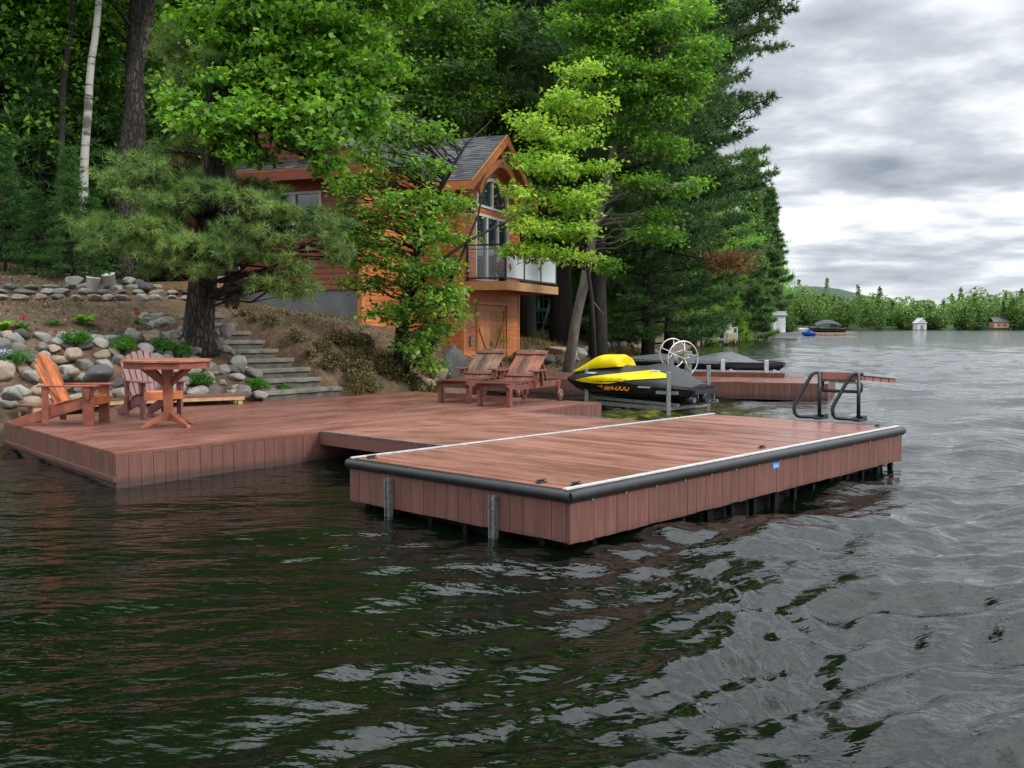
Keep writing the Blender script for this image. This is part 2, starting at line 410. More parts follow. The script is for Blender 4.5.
STEP0 = Vector((-3.72, 18.05, 0))
def gz(x, y): return float(ground(np.array([x]), np.array([y]))[0])
def on_ground(px, py, lo=8, hi=80):
    """where the sight line through a pixel meets the terrain"""
    r = ray(px, py)
    ds = np.linspace(lo, hi, 1600)
    z = CAMZ + r.z/r.y*ds; g = ground(r.x/r.y*ds, ds)
    i = np.argmax(g >= z)
    return Vector((r.x/r.y*ds[i], ds[i], g[i]))
def axis(a, b, step, lo, hi, grow):
    c = list(np.arange(a, b+1e-6, step)); s = step; x = a; left = []
    while x > lo: s *= grow; x -= s; left.append(x)
    s = step; x = c[-1]; right = []
    while x < hi: s *= grow; x += s; right.append(x)
    return np.array(left[::-1] + c + right)
gx = axis(-10, 3, .16, -260, 110, 1.09); gy = axis(12.5, 31, .16, -20, 640, 1.08)
X, Y = np.meshgrid(gx, gy); Z = ground(X, Y)
rng = np.random.default_rng(3)
Z = Z + np.where(shore_dist(X, Y) > .3, rng.normal(0, .022, Z.shape), 0)
nx, ny = len(gx), len(gy)
idx = np.arange(nx*ny).reshape(ny, nx)
faces = np.stack([idx[:-1,:-1], idx[:-1,1:], idx[1:,1:], idx[1:,:-1]], -1).reshape(-1, 4)
me = bpy.data.meshes.new('ground')
me.from_pydata(np.stack([X, Y, Z], -1).reshape(-1, 3).tolist(), [], faces.tolist())
tag(mesh_obj('ground', me, M['soil'], smooth=True), kind='structure')

# ================================================================ water
def water_mat():
    m, nt, bs = new_mat('lake_water')
    bs.inputs['Base Color'].default_value = (.002,.004,.002,1)
    bs.inputs['Roughness'].default_value = .045; bs.inputs['IOR'].default_value = 1.40
    g = N(nt, 'ShaderNodeNewGeometry'); pos = g.outputs['Position']
    # stony, weedy bottom showing through the shallow water by the lift
    ds = N(nt, 'ShaderNodeVectorMath', operation='DISTANCE'); nt.links.new(pos, ds.inputs[0]); ds.inputs[1].default_value = (2.6, 18.9, 0)
    sh = ramp(nt, math_n(nt, 'DIVIDE', ds.outputs['Value'], 4.0), [(.25,(1,1,1)),(.8,(0,0,0))])
    rip = noise(nt, pos, 3.2, 4, .6)
    bot = ramp(nt, rip, [(.42,(.012,.02,.008)),(.56,(.09,.09,.012)),(.68,(.20,.17,.02))])
    nt.links.new(mixc(nt, sh, (.002,.004,.002), bot), bs.inputs['Base Color'])
    a = math.radians(20)
    def nz(scale, st, rot, det, rough=.5):
        mp = N(nt, 'ShaderNodeMapping'); mp.inputs['Rotation'].default_value = (0,0,rot); mp.inputs['Scale'].default_value = st
        nt.links.new(pos, mp.inputs[0])
        return noise(nt, mp.outputs[0], scale, det, rough)
    h1 = nz(5.0, (1,1.9,1), .35, 3); h2 = nz(1.3, (1,2.2,1), -.25, 3); h3 = nz(16, (1,1.5,1), .1, 2)
    gust = ramp(nt, nz(.11, (1,1.6,1), .5, 2), [(.35,(.35,)*3),(.65,(1,1,1))])
    h = math_n(nt, 'ADD', math_n(nt, 'MULTIPLY', h1, .035), math_n(nt, 'MULTIPLY', h2, .11))
    h = math_n(nt, 'ADD', h, math_n(nt, 'MULTIPLY', math_n(nt, 'MULTIPLY', h3, gust), .009))
    b = N(nt, 'ShaderNodeBump'); b.inputs['Strength'].default_value = WATER_BUMP; b.inputs['Distance'].default_value = 1.0
    nt.links.new(h, b.inputs['Height']); nt.links.new(b.outputs[0], bs.inputs['Normal'])
    return m
WATER_BUMP = .5
M['water'] = water_mat()
# one sheet: fine rings near the jetty, wider ones out to the horizon
rad = np.concatenate([np.arange(.0, 1.6, .2), 1.6*np.power(1.0095, np.arange(0, 800))]); rad = np.append(rad[rad < 3600], 4000)
ang = np.linspace(R(-60), R(60), 560)
ang = np.concatenate([ang, np.linspace(R(60), R(300), 90)[1:-1]])
A, RR = np.meshgrid(ang, rad); WX = np.sin(A)*RR; WY = np.cos(A)*RR
rng = np.random.default_rng(11)
WZ = np.zeros_like(WX)
spacing = np.maximum(RR*.0095, .02)
for i in range(46):
    lam = float(np.exp(rng.uniform(np.log(.28), np.log(4.5)))); th = rng.normal(R(115), R(32)); kk = 2*np.pi/lam
    amp = .0068*lam**.8*rng.uniform(.5, 1.2)
    ph = kk*(WX*np.cos(th)+WY*np.sin(th)) + rng.uniform(0, 6.28) + .6*np.sin(WX*.7+i)*np.sin(WY*.6+i*2)
    damp = np.clip((lam/spacing-3)/4, 0, 1)
    s_ = np.sin(ph); side_ = 1/(1+np.exp(-(WX*.9+WY*.1-.6)/.8)); WZ += amp*damp*(s_ + .22*np.cos(2*ph))*(1+.75*side_*(lam < 1.1))
# bow wave curling off the corner of the floating dock, calmer lee on its left
lee = 1/(1+np.exp(-(WX*.9+WY*.1-.6)/.8)); lee = np.where(WY > 12, 1-.4*np.exp(-((WY-12)/8)**2)*(WX < 1), lee)
WZ *= .22+1.0*np.clip(lee, 0, 1)
# an eddy of short steep ripples thrown off the dock corner
ex_, ey_ = (WX-.35)/1.0, (WY-5.6)/1.55; er = np.hypot(ex_, ey_); ea = np.arctan2(ey_, ex_)
band = np.exp(-((er-1.05)/.33)**2)*np.clip(.35+np.cos(ea+.35), 0, 1)
WZ += 1.5*band*(.010*np.sin(er*24+1.5*np.sin(ea*5))+.007*np.sin(WX*31+WY*13+2*np.sin(WX*5))+.006*np.sin(WX*-17+WY*37+np.sin(WY*6)*2)+.014*np.sin(er*9))
b2 = np.exp(-((WX-3.2)/2.2)**2-((WY-8.0)/2.0)**2); WZ += b2*(.006*np.sin(WX*19+WY*15+2*np.sin(WX*3))+.006*np.sin(WX*9-WY*22+2*np.sin(WY*4)))
na, nr = len(ang), len(rad)
idx = np.arange(na*nr).reshape(nr, na)
nxt = np.roll(idx, -1, axis=1)
faces = np.stack([idx[:-1], idx[1:], nxt[1:], nxt[:-1]], -1).reshape(-1, 4)
V = np.stack([WX, WY, WZ], -1).reshape(-1, 3)
me = bpy.data.meshes.new('lake_water')
me.vertices.add(len(V)); me.vertices.foreach_set('co', V.astype(np.float32).ravel())
me.loops.add(faces.size); me.loops.foreach_set('vertex_index', faces.astype(np.int32).ravel())
me.polygons.add(len(faces)); me.polygons.foreach_set('loop_start', np.arange(0, faces.size, 4, dtype=np.int32))
me.update(calc_edges=True); me.validate()
tag(mesh_obj('lake_water', me, M['water'], smooth=True), kind='structure')

# ================================================================ docks
HM = .363          # main deck level
HF = .48           # floating dock level
def clip_boards(poly, d, width, gap, z, th, mb, rnd=random.Random(1)):
    """boards running along d that fill a convex polygon, one box each"""
    d = Vector(d).normalized(); e = Vector((-d.y, d.x, 0)); P = [Vector((p[0], p[1], 0)) for p in poly]
    lo = min(p.dot(e) for p in P); hi = max(p.dot(e) for p in P); t = lo
    while t < hi - .02:
        t1 = min(t+width, hi)
        ends = []
        for tt in (t+.001, t1-.001):
            xs = []
            for i in range(len(P)):
                a, b = P[i], P[(i+1) % len(P)]; ea, eb = a.dot(e), b.dot(e)
                if (ea-tt)*(eb-tt) < 0: xs.append((a + (b-a)*((tt-ea)/(eb-ea))).dot(d))
            ends.append((min(xs), max(xs)) if len(xs) >= 2 else None)
        if ends[0] and ends[1]:
            zz = z + rnd.uniform(-.0015, .0015)
            q = [d*ends[0][0]+e*t, d*ends[0][1]+e*t, d*ends[1][1]+e*t1, d*ends[1][0]+e*t1]
            mb.prism([Vector((p.x, p.y, zz-th)) for p in q], (0,0,th))
        t = t1 + gap
def skirt(mb, a, b, z0, z1, th=.025, bw=.138, gap=.005, rnd=random.Random(2)):
    a = Vector((a[0], a[1], 0)); b = Vector((b[0], b[1], 0)); d = (b-a); L = d.length; d.normalize(); n = Vector((d.y, -d.x, 0))
    t = 0
    while t < L-.02:
        t1 = min(t+bw, L)
        mb.frame_box(a+d*t + n*rnd.uniform(0, .002) + Vector((0,0,z0+rnd.uniform(-.004,.004))), d*(t1-t), -n*th, (0,0,z1-z0))
        t = t1+gap
def xy(p, z): return Vector((p[0], p[1], z))

# --- floating dock
Np = at(570, 491, HF); Lp = Np + (at(341, 459.5, HF)-Np); 
ud = (at(902, 427, HF)-Np); LENF = ud.length; fu = ud.normalized(); fv = Vector((-fu.y, fu.x, 0))
WF = (Lp-Np).dot(fv)
Rp = Np+fu*LENF; Lp = Np+fv*WF; Bp = Rp+fv*WF
fd = empty('floating_dock', xy(Np, 0), 'large reddish brown floating dock with black rubber rail, in the open water', 'dock')
def child(mbo): return mbo
inv = -xy(Np, 0)
def loc(mb):
    mb.v = [(x+inv.x, y+inv.y, z) for x, y, z in mb.v]; return mb
def inset(pts, k):
    c = sum((Vector(p) for p in pts), Vector())/len(pts)
    return [Vector(p) + (c-Vector(p)).normalized()*k for p in pts]
mb = MB(); corners = [Np+fu*.05+fv*.05, Rp-fu*.05+fv*.05, Bp-fu*.05-fv*.05, Lp+fu*.05-fv*.05]
clip_boards(corners, fv, .138, .006, HF, .028, mb)
loc(mb).build('decking', M['deck_v'], fd)
mb = MB(); o_ = .03
skirt(mb, Np, Rp, .08, HF-.09); skirt(mb, Lp, Np, .09, HF-.09); skirt(mb, Bp, Lp, .10, HF-.05); skirt(mb, Rp, Bp, .10, HF-.09)
loc(mb).build('skirt', M['skirt'], fd)
mb = MB()     # D-shaped rubber fender along the outer sides
for a, b in ((Np, Rp), (Lp, Np), (Rp, Bp)):
    d = (b-a).normalized(); n = Vector((d.y, -d.x, 0)); rows = []
    for P_ in (a-d*.02, b+d*.02):
        rows.append([P_ + n*(x) + Vector((0,0,z)) for x, z in ((-.045,-.004),(.0,.0),(.022,-.006),(.038,-.022),(.045,-.045),(.04,-.066),(.025,-.083),(.003,-.093),(-.01,-.093))])
    mb.grid(rows); mb.add(rows[0], [tuple(range(9))]); mb.add(rows[1], [tuple(range(9))[::-1]])
mb.v = [(x, y, z) for x, y, z in mb.v]
loc(mb).build('rub_rail', M['rubber'], fd)
mb = MB()
mb.frame_box(Np+fu*.0+fv*.03+Vector((0,0,.002)), fu*LENF, fv*.04, (0,0,.012))
mb.frame_box(Lp+fu*.0-fv*.035+Vector((0,0,.002)), fu*(LENF-.0), fv*.032, (0,0,.012))
loc(mb).build('edge_strip', M['trim'], fd)
mb = MB(); rs = random.Random(7)
k = .25
while k < LENF-.1:
    p = Np+fu*k; mb = MB()
    mb.frame_box(p-fv*.012-fu*.006+Vector((0,0,-.098)), fu*.012, -fv*.008, (0,0,.012)); loc(mb).build('screw', M['alu'], fd); k += .42
# frame, posts and floats under the skirt
mb = MB()
mb.frame_box(Np+fu*.16+fv*.16+Vector((0,0,-HF-.3)), fu*(LENF-.32), fv*(WF-.32), (0,0,.3+.34))
for i in range(15):
    p = Np+fu*(.35+i*(LENF-.5)/14)+fv*.06; big = .09 if i % 3 == 1 else .05
    mb.frame_box(p+Vector((0,0,-HF-.3)), fu*big, fv*.05, (0,0,.3+HF-.04))
for i in range(6):
    p = Np+fv*(.3+i*(WF-.5)/5)+fu*.06
    mb.frame_box(p+Vector((0,0,-HF-.3)), fv*.05, fu*.05, (0,0,.3+HF-.04))
loc(mb).build('float', M['darkwater'], fd)
for px in (393, 498.5):
    t = min(np.linspace(.1, WF, 300), key=lambda t: abs((lambda q: 512+F*q.x/(q.y*math.cos(PITCH)+(CAMZ-q.z)*math.sin(PITCH)))(Np+fv*t-Vector((0,0,.2)))-px))
    p = Np+fv*t - fu*.006
    mb = MB()
    mb.frame_box(p+Vector((0,0,-HF-.3)), -fu*.012, fv*.062, (0,0,.3+HF-.12))
    mb.frame_box(p+Vector((0,0,-HF-.3)), -fu*.05, -fv*.008, (0,0,.3+HF-.12))
    mb.frame_box(p+fv*.062+Vector((0,0,-HF-.3)), -fu*.035, fv*.008, (0,0,.3+HF-.12))
    br = loc(mb).build('pile_bracket', M['galv'], fd)
    for zz in (.33, .25):
        mb = MB(); mb.frame_box(p+fv*.028-fu*.012+Vector((0,0,zz-HF)), -fu*.01, fv*.018, (0,0,.018)); loc(mb).build('bolt', M['alu'], br)
# blue maker's tag
t = min(np.linspace(.1, LENF, 400), key=lambda t: abs((lambda q: 512+F*q.x/q.y)(Np+fu*t)-777))
p = Np+fu*t
mb = MB(); mb.frame_box(p-fv*.004+fu*-.06+Vector((0,0,-.165)), fu*.13, -fv*.003, (0,0,.055)); loc(mb).build('maker_tag', M['blue'], fd)
mb = MB(); mb.frame_box(p-fv*.008+fu*-.045+Vector((0,0,-.148)), fu*.10, -fv*.001, (0,0,.008))
mb.frame_box(p-fv*.008+fu*-.045+Vector((0,0,-.133)), fu*.07, -fv*.001, (0,0,.006)); loc(mb).build('tag_print', M['white'], fd)
# mooring cleats, one mesh copied
def cleat_parts(root):
    mb = MB(); mb.box(-.06,.06,-.03,.03,0,.012); mb.build('base_plate', M['blackpaint'], root, bevel=.003)
    mb = MB(); mb.box(-.03,-.014,-.013,.013,.012,.026); mb.box(.014,.03,-.013,.013,.012,.026)
    mb.tube([(-.07,0,.034),(-.04,0,.031),(0,0,.029),(.04,0,.031),(.07,0,.034)], [.006,.009,.01,.009,.006], 8); mb.build('horn', M['blackpaint'], root)
cl0 = None
for (px, py, lab) in ((540,483,'black mooring cleat on the floating dock short of its near corner'), (577,485.5,'black mooring cleat right at the near corner of the floating dock'),
                      (366,459,'black mooring cleat at the left end of the floating dock'), (762,448,'black mooring cleat halfway along the long outer edge of the floating dock'),
                      (880,426,'black mooring cleat at the far right corner of the floating dock')):
    q = at(px, py, HF)
    q = Np + fu*min(max((q-Np).dot(fu), .14), LENF-.14) + fv*min(max((q-Np).dot(fv), .13), WF-.13)
    if cl0 is None:
        cl0 = empty('mooring_cleat', q, lab, 'cleat', 'cleats on the floating dock', math.atan2(fu.y, fu.x)); cleat_parts(cl0); c = cl0
    else: c = copy_tree(cl0)
    c.scale = (.8,.8,.7); c.location = xy(q, HF+.003); c['label'] = lab

# --- main deck and gangway
Mp = at(115.6, 453.3, HM); Ep = at(601.5, 402.7, HM)
mu = (Ep-Mp).normalized(); mv = Vector((-mu.y, mu.x, 0))
rear = [Ep+mv*5.0, Vector((-2.75,19.0,HM)), Vector((-4.4,17.15,HM)), Vector((-7.1,14.3,HM)), at(4, 421.5, HM)]
poly = [Mp, Ep] + rear
md = empty('main_deck', xy(Mp, 0), 'broad reddish brown shore deck carrying the table and wooden chairs', 'deck')
inv = -xy(Mp, 0)
mb = MB(); clip_boards(poly, mu, .14, .006, HM, .03, mb); loc(mb).build('decking', M['deck_u'], md)
mb = MB(); ins = .015
skirt(mb, Mp, Ep, -.35, HM-.032); skirt(mb, Ep, rear[0], -.35, HM-.032); skirt(mb, rear[-1], Mp, -.35, HM-.032)
loc(mb).build('skirt', M['skirt'], md)
mb = MB(); d = (Mp-rear[-1]).normalized(); n = Vector((d.y, -d.x, 0))
mb.frame_box(rear[-1]+Vector((0,0,.055-HM)), d*(Mp-rear[-1]).length, n*.03, (0,0,.05)); loc(mb).build('waterline_board', M['skirt'], md)
mb = MB()
mb.frame_box(Mp+mu*.5+mv*.4+Vector((0,0,-.3-HM)), mu*((Ep-Mp).length-1), mv*2.2, (0,0,.6)); loc(mb).build('underframe', M['darkwater'], md)
G1 = at(319.4, 432, HM); G2 = at(437, 445, HF)
G3 = at(540, 413.5, HM); G4 = at(633, 420.5, HF)
# gangway: ramp hinged between the main deck and the floating dock
t1 = (G1-Mp).dot(mu); t3 = (G3-Mp).dot(mu); s1 = (G2-Lp).dot(fu); s3 = (G4-Lp).dot(fu)
a0 = Mp+mu*t1+Vector((0,0,.006)); b0 = Mp+mu*t3+Vector((0,0,.006)); a1 = Lp+fu*s1+fv*.012+Vector((0,0,-.004)); b1 = Lp+fu*s3+fv*.012+Vector((0,0,-.004))
gw = empty('gangway', xy(a0, 0), 'short sloping gangway of cross boards linking shore deck to floating dock', 'gangway')
inv = -xy(a0, 0)
mb = MB(); K = 19
for i in range(K):
    f0, f1 = i/K, (i+1)/K-.004
    q = [a0.lerp(a1, f0), b0.lerp(b1, f0), b0.lerp(b1, f1), a0.lerp(a1, f1)]
    mb.prism([p-Vector((0,0,.028)) for p in q], (0,0,.028))
loc(mb).build('decking', M['deck_v'], gw)
for (p, q) in ((a0, a1), (b0, b1)):
    mb = MB(); d = (q-p); n = Vector((d.y, -d.x, 0)).normalized()*(-.02 if p is a0 else .02)
    mb.frame_box(p+Vector((0,0,-.16)), d, n, (0,0,.14)); loc(mb).build('side_board', M['skirt'], gw)
    mb = MB(); mb.frame_box(p+Vector((0,0,-.018)), d, n*1.6, (0,0,.026)); loc(mb).build('edge_trim', M['galv'], gw)
# ================================================================ furniture on the shore deck
def rib(mb, prof, y0, y1):
    """side board: profile in (x,z), thickness along y"""
    mb.prism([(x, y0, z) for x, z in prof], (0, y1-y0, 0))
def adirondack(loc_, rz, woods, label, dark_slat=False):
    seat_m, back_m, leg_m = woods
    r = empty('adirondack_chair', loc_, label, 'chair', 'adirondack chairs on the shore deck', rz)
    for s in (-1, 1):
        y = s*.275
        mb = MB(); mb.box(-.07, .075, y-.018*1, y+.018, 0, .515); mb.build('front_leg', leg_m, r, bevel=.004)
        mb = MB(); rib(mb, [(.06,.27),(.06,.385),(-.5,.26),(-.98,.09),(-1.0,.0),(-.86,.0),(-.45,.13)], y-s*.045-.015, y-s*.045+.015); mb.build('side_rail', leg_m, r, bevel=.003)
        mb = MB(); mb.box(-.60, -.52, y-.018, y+.018, .03, .53); mb.build('rear_post', leg_m, r, bevel=.003)
        mb = MB(); rib_pts = [(.14,-.075),(.12,-.09),(-.05,-.09),(-.64,-.03),(-.66,.03),(-.05,.06),(.12,.06),(.14,.04)]
        mb.prism([(x, y+s*.02+yy*s*-1 if False else y+yy*(-s)*-1, .518) for x, yy in rib_pts], (0,0,.024)); mb.build('armrest', leg_m, r, bevel=.004)
        mb = MB(); rib(mb, [(-.05,.515),(.05,.515),(.03,.36),(.0,.33)], y+s*.02, y+s*.045); mb.build('arm_bracket', leg_m, r)
    mb = MB(); k = 0
    for i in range(7):
        x = .06-i*.078; z = .392-max(0, i-.5)*.0185
        mb.frame_box((x-.068, -.262, z-(.0 if i else .02)-.014), (.066, 0, .013), (0, .524, 0), (-.004, 0, .02))
    mb.frame_box((.062,-.29,.27), (.02,0,0), (0,.58,0), (0,0,.115)); mb.build('seat', seat_m, r, bevel=.003)
    base = Vector((-.42, 0, .27)); d = Vector((-.40, 0, .92)).normalized(); n = Vector((d.z, 0, -d.x))
    mb = MB(); mk = MB(); H = [.60, .69, .745, .765, .745, .69, .60]
    for i in range(7):
        c = (i-3); w0, w1 = .064, .078
        p0 = base+Vector((0, c*.0695, 0)); p1 = base+d*H[i]+Vector((0, c*.094, 0))
        tgt = mk if (dark_slat and i == 2) else mb
        hw0, hw1 = Vector((0, w0/2, 0)), Vector((0, w1/2, 0))
        tip = [p0-hw0, p0+hw0, p1+hw1-d*.03, p1+hw1*.55, p1-hw1*.55, p1-hw1-d*.03]
        tgt.prism(tip, -n*.02)
    mb.build('backrest', back_m, r, bevel=.003)
    if dark_slat: tag(mk.build('back_slat', M['cedar_red'], r, bevel=.003), 'dark reddish slat among the orange ones')
    mb = MB()
    mb.frame_box(base+d*.04-n*.045+Vector((0,-.26,0)), (0,.52,0), d*.08, n*.024)
    mb.frame_box(base+d*.34-n*.045+Vector((0,-.32,0)), (0,.64,0), d*.07, n*.024); mb.build('back_brace', leg_m, r)
    return r
c1 = at(88, 426, HM)
adirondack(Vector((c1.x, c1.y+.27, HM+.002)), R(2), (M['cedar_new'], M['cedar_new'], M['cedar_red']), 'orange slatted adirondack chair with one dark back slat, left of the table', True)
c2 = (at(142, 420, HM)+at(181, 416.5, HM))/2
adirondack(Vector((c2.x, c2.y, HM+.002)), math.atan2(-.72, .69), (M['cedar_new'], M['cedar_purple'], M['cedar_purple']), 'plum coloured adirondack chair behind the pedestal table', False)

# pedestal table
tb = at(166, 427, HM)
t = empty('pedestal_table', Vector((tb.x, tb.y+.1, HM+.002)), 'red cedar pedestal table with an octagonal top on four arched feet', 'table', None, R(12))
def octa(r, z, ph=R(22.5)): return [(r*math.cos(ph+k*math.pi/4), r*math.sin(ph+k*math.pi/4), z) for k in range(8)]
mb = MB(); rr_ = .60
for i in range(9):      # boards of the top
    y0 = -.56+i*.1245; y1 = y0+.12
    def xr(y): 
        ap = rr_*math.cos(R(22.5)); y = abs(y)
        return ap if y <= rr_*math.sin(R(22.5)) else ap-(y-rr_*math.sin(R(22.5)))
    mb.prism([(-xr(y0), y0, .86), (xr(y0), y0, .86), (xr(y1), y1, .86), (-xr(y1), y1, .86)], (0,0,.028))
mb.build('tabletop', mat('table_top', (.36,.14,.075), (.22,.075,.04), .4, 8, island=.22), t, bevel=.003)
mb = MB(); a = octa(.56, .775); b = octa(.535, .775)
for k in range(8):
    k2 = (k+1) % 8; mb.prism([a[k], a[k2], b[k2], b[k]], (0,0,.083))
mb.build('apron', M['cedar_red'], t)
mb = MB(); mb.add([(-.05,-.05,.08),(.05,-.05,.08),(.05,.05,.08),(-.05,.05,.08),(-.07,-.07,.78),(.07,-.07,.78),(.07,.07,.78),(-.07,.07,.78)],
                  [(0,3,2,1),(4,5,6,7),(0,1,5,4),(1,2,6,5),(2,3,7,6),(3,0,4,7)])
mb.build('pedestal', mat('pedestal_wood', (.34,.12,.06), (.24,.075,.04), .45, 6), t, bevel=.006)
for k in range(4):
    ca, sa = math.cos(k*math.pi/2+R(45)), math.sin(k*math.pi/2+R(45))
    prof = [(.02,.20),(.10,.17),(.28,.09),(.40,.035),(.42,.0),(.36,.0),(.25,.045),(.12,.07),(.02,.075)]
    mb = MB(); mb.prism([(x*ca+sa*.03, x*sa-ca*.03, z) for x, z in prof], (-sa*.06, ca*.06, 0)); mb.build('foot', M['cedar_red'], t, bevel=.004)
    mb = MB(); mb.prism([(x*ca+sa*.02, x*sa-ca*.02, z) for x, z in [(.05,.52),(.05,.62),(.30,.775),(.42,.775)]], (-sa*.04, ca*.04, 0)); mb.build('brace', M['cedar_red'], t)

# chaise loungers
def lounger():
    r = empty('chaise_lounger', (0,0,0), 'x', 'lounger', 'wheeled wooden loungers on the shore deck')
    for s in (-1, 1):
        y = s*.30
        mb = MB(); rib(mb, [(0,.335),(.12,.29),(.45,.265),(1.0,.265),(1.95,.265),(1.95,.365),(1.0,.365),(.5,.345),(.2,.355),(0,.375)], y-.018, y+.018); mb.build('side_rail', M['teak'], r, bevel=.003)
        mb = MB(); mb.box(.10, .19, y-.05*(s>0)-.018+.018*(s>0), y+.05*(s<0)+.018-.018*(s<0), 0, .30); mb.build('front_leg', M['teak'], r, bevel=.004)
        mb = MB(); mb.box(1.78, 1.87, y+s*.02-.02, y+s*.02+.02, .10, .36); mb.build('rear_leg', M['teak'], r, bevel=.003)
        mb = MB(); prof = [(.03,-.022),(.09,-.022),(.105,-.014),(.105,.014),(.09,.022),(.03,.022)]
        n = 20; vs = [(1.82+rr*math.cos(2*math.pi*k/n), y+s*.07+zz, .107+rr*math.sin(2*math.pi*k/n)) for rr, zz in prof for k in range(n)]
        mb.add(vs, [(i*n+k, i*n+(k+1) % n, (i+1)*n+(k+1) % n, (i+1)*n+k) for i in range(5) for k in range(n)], True)
        wl = mb.build('wheel', M['teak'], r)
        mb = MB(); mb.tube([(1.82, y+s*.045, .107), (1.82, y+s*.10, .107)], .032, 10); mb.build('hub', M['galv'], wl)
        # arm on two slanting posts
        mb = MB(); mb.bar((.92, y+s*.035, .27), (.98, y+s*.035, .55), .03, .085, (0,1,0)); mb.bar((1.20, y+s*.035, .30), (1.14, y+s*.035, .55), .03, .06, (0,1,0)); mb.build('arm_post', M['slat_mixed'], r)
        mb = MB(); mb.prism([(x, y+s*.035+yy, .552) for x, yy in [(.80,-.05),(.86,-.065),(1.3,-.05),(1.3,.05),(.86,.065),(.80,.05)]], (0,0,.024)); mb.build('armrest', M['teak'], r, bevel=.004)
        mb = MB(); mb.bar((1.42, s*.2, .78), (1.66, s*.2, .30), .03, .05); mb.build('prop', M['teak'], r)
    mb = MB()
    for i in range(11):
        x = .005+i*.088; zt = .385-.032*math.sin(min(x/.55, 1)*math.pi)
        mb.box(x, x+.078, -.315, .315, zt, zt+.02)
    mb.build('seat', M['teak'], r, bevel=.003)
    mb = MB(); mb.box(.125, .165, -.27, .27, .07, .16); mb.box(.10,.13,-.3,.3,.26,.33); mb.build('stretcher', M['teak'], r)
    base = Vector((.93, 0, .375)); top = Vector((1.53, 0, .90)); d = (top-base); n = d.normalized().cross(Vector((0,1,0)))
    mb = MB()
    for i in range(7):
        y = (i-3)*.086; mb.frame_box(base+Vector((0, y-.04, 0)), (0,.08,0), d*(1-.012*abs(i-3)), n*.02)
    mb.build('backrest', M['slat_mixed'], r, bevel=.003)
    for f in (.12, .82):
        mb = MB(); mb.frame_box(base+d*f+Vector((0,-.3,0))+n*.021, (0,.6,0), d.normalized()*.07, n*.022); mb.build('back_brace', M['teak'], r)
    return r
la = math.atan2(.88, .50)
L0 = lounger(); L0.rotation_euler.z = la; L0.location = (-.36, 15.98, HM+.004); L0['label'] = 'wheeled chaise lounger with red slatted back standing by the edge of the shore deck'
L1 = copy_tree(L0); L1.location = (-1.06, 16.78, HM+.004); L1.rotation_euler.z = la+R(2); L1['label'] = 'weathered grey-brown chaise lounger standing between the other lounger and the cabin door'
for ch in L1.children:
    if ch.name.startswith('backrest'):
        ch.data = ch.data.copy(); ch.data.materials.clear(); ch.data.materials.append(mat('slat_weathered', (.17,.10,.06), (.085,.042,.028), .6, 7, island=.5))

# low plank platforms along the rear of the deck
def platform(p, q, label):
    d = (q-p); L = d.length; r = empty('low_bench', p, label, 'bench', 'low plank benches along the rockery', math.atan2(d.y, d.x))
    mb = MB(); mb.box(0, L, -.02, .02, .0, .14); mb.box(.0, L, .36, .40, .0, .14)
    for x in (0.02, L/2, L-.07): mb.box(x, x+.05, .022, .358, .0, .139)
    mb.v = [(x, y, z if z > 0 else z) for x, y, z in mb.v]
    f = MB(); f.box(0, L, -.02, .018, .075, .15); f.build('face_board', M['raw'], r)
    for x in (.05, L-.11): b_ = MB(); b_.box(x, x+.08, -.0, .06, 0, .074); b_.box(x, x+.08, .3, .36, 0, .074); b_.build('foot', M['raw'], r)
    t_ = MB()
    for i in range(3): t_.box(-.02, L+.02, -.04+i*.146, .10+i*.146, .151, .176)
    t_.build('seat', M['deck_u'], r)
    return r
platform(at(10, 419.5, HM)+Vector((.2,.25,.003)), at(118, 410, HM)+Vector((0,.2,.003)), 'low brown plank bench behind the orange chair')
platform(at(128, 410.5, HM)+Vector((0,.35,.003)), at(243, 404.5, HM)+Vector((0,.1,.003)), 'low brown plank bench between the pedestal table and the stone steps')

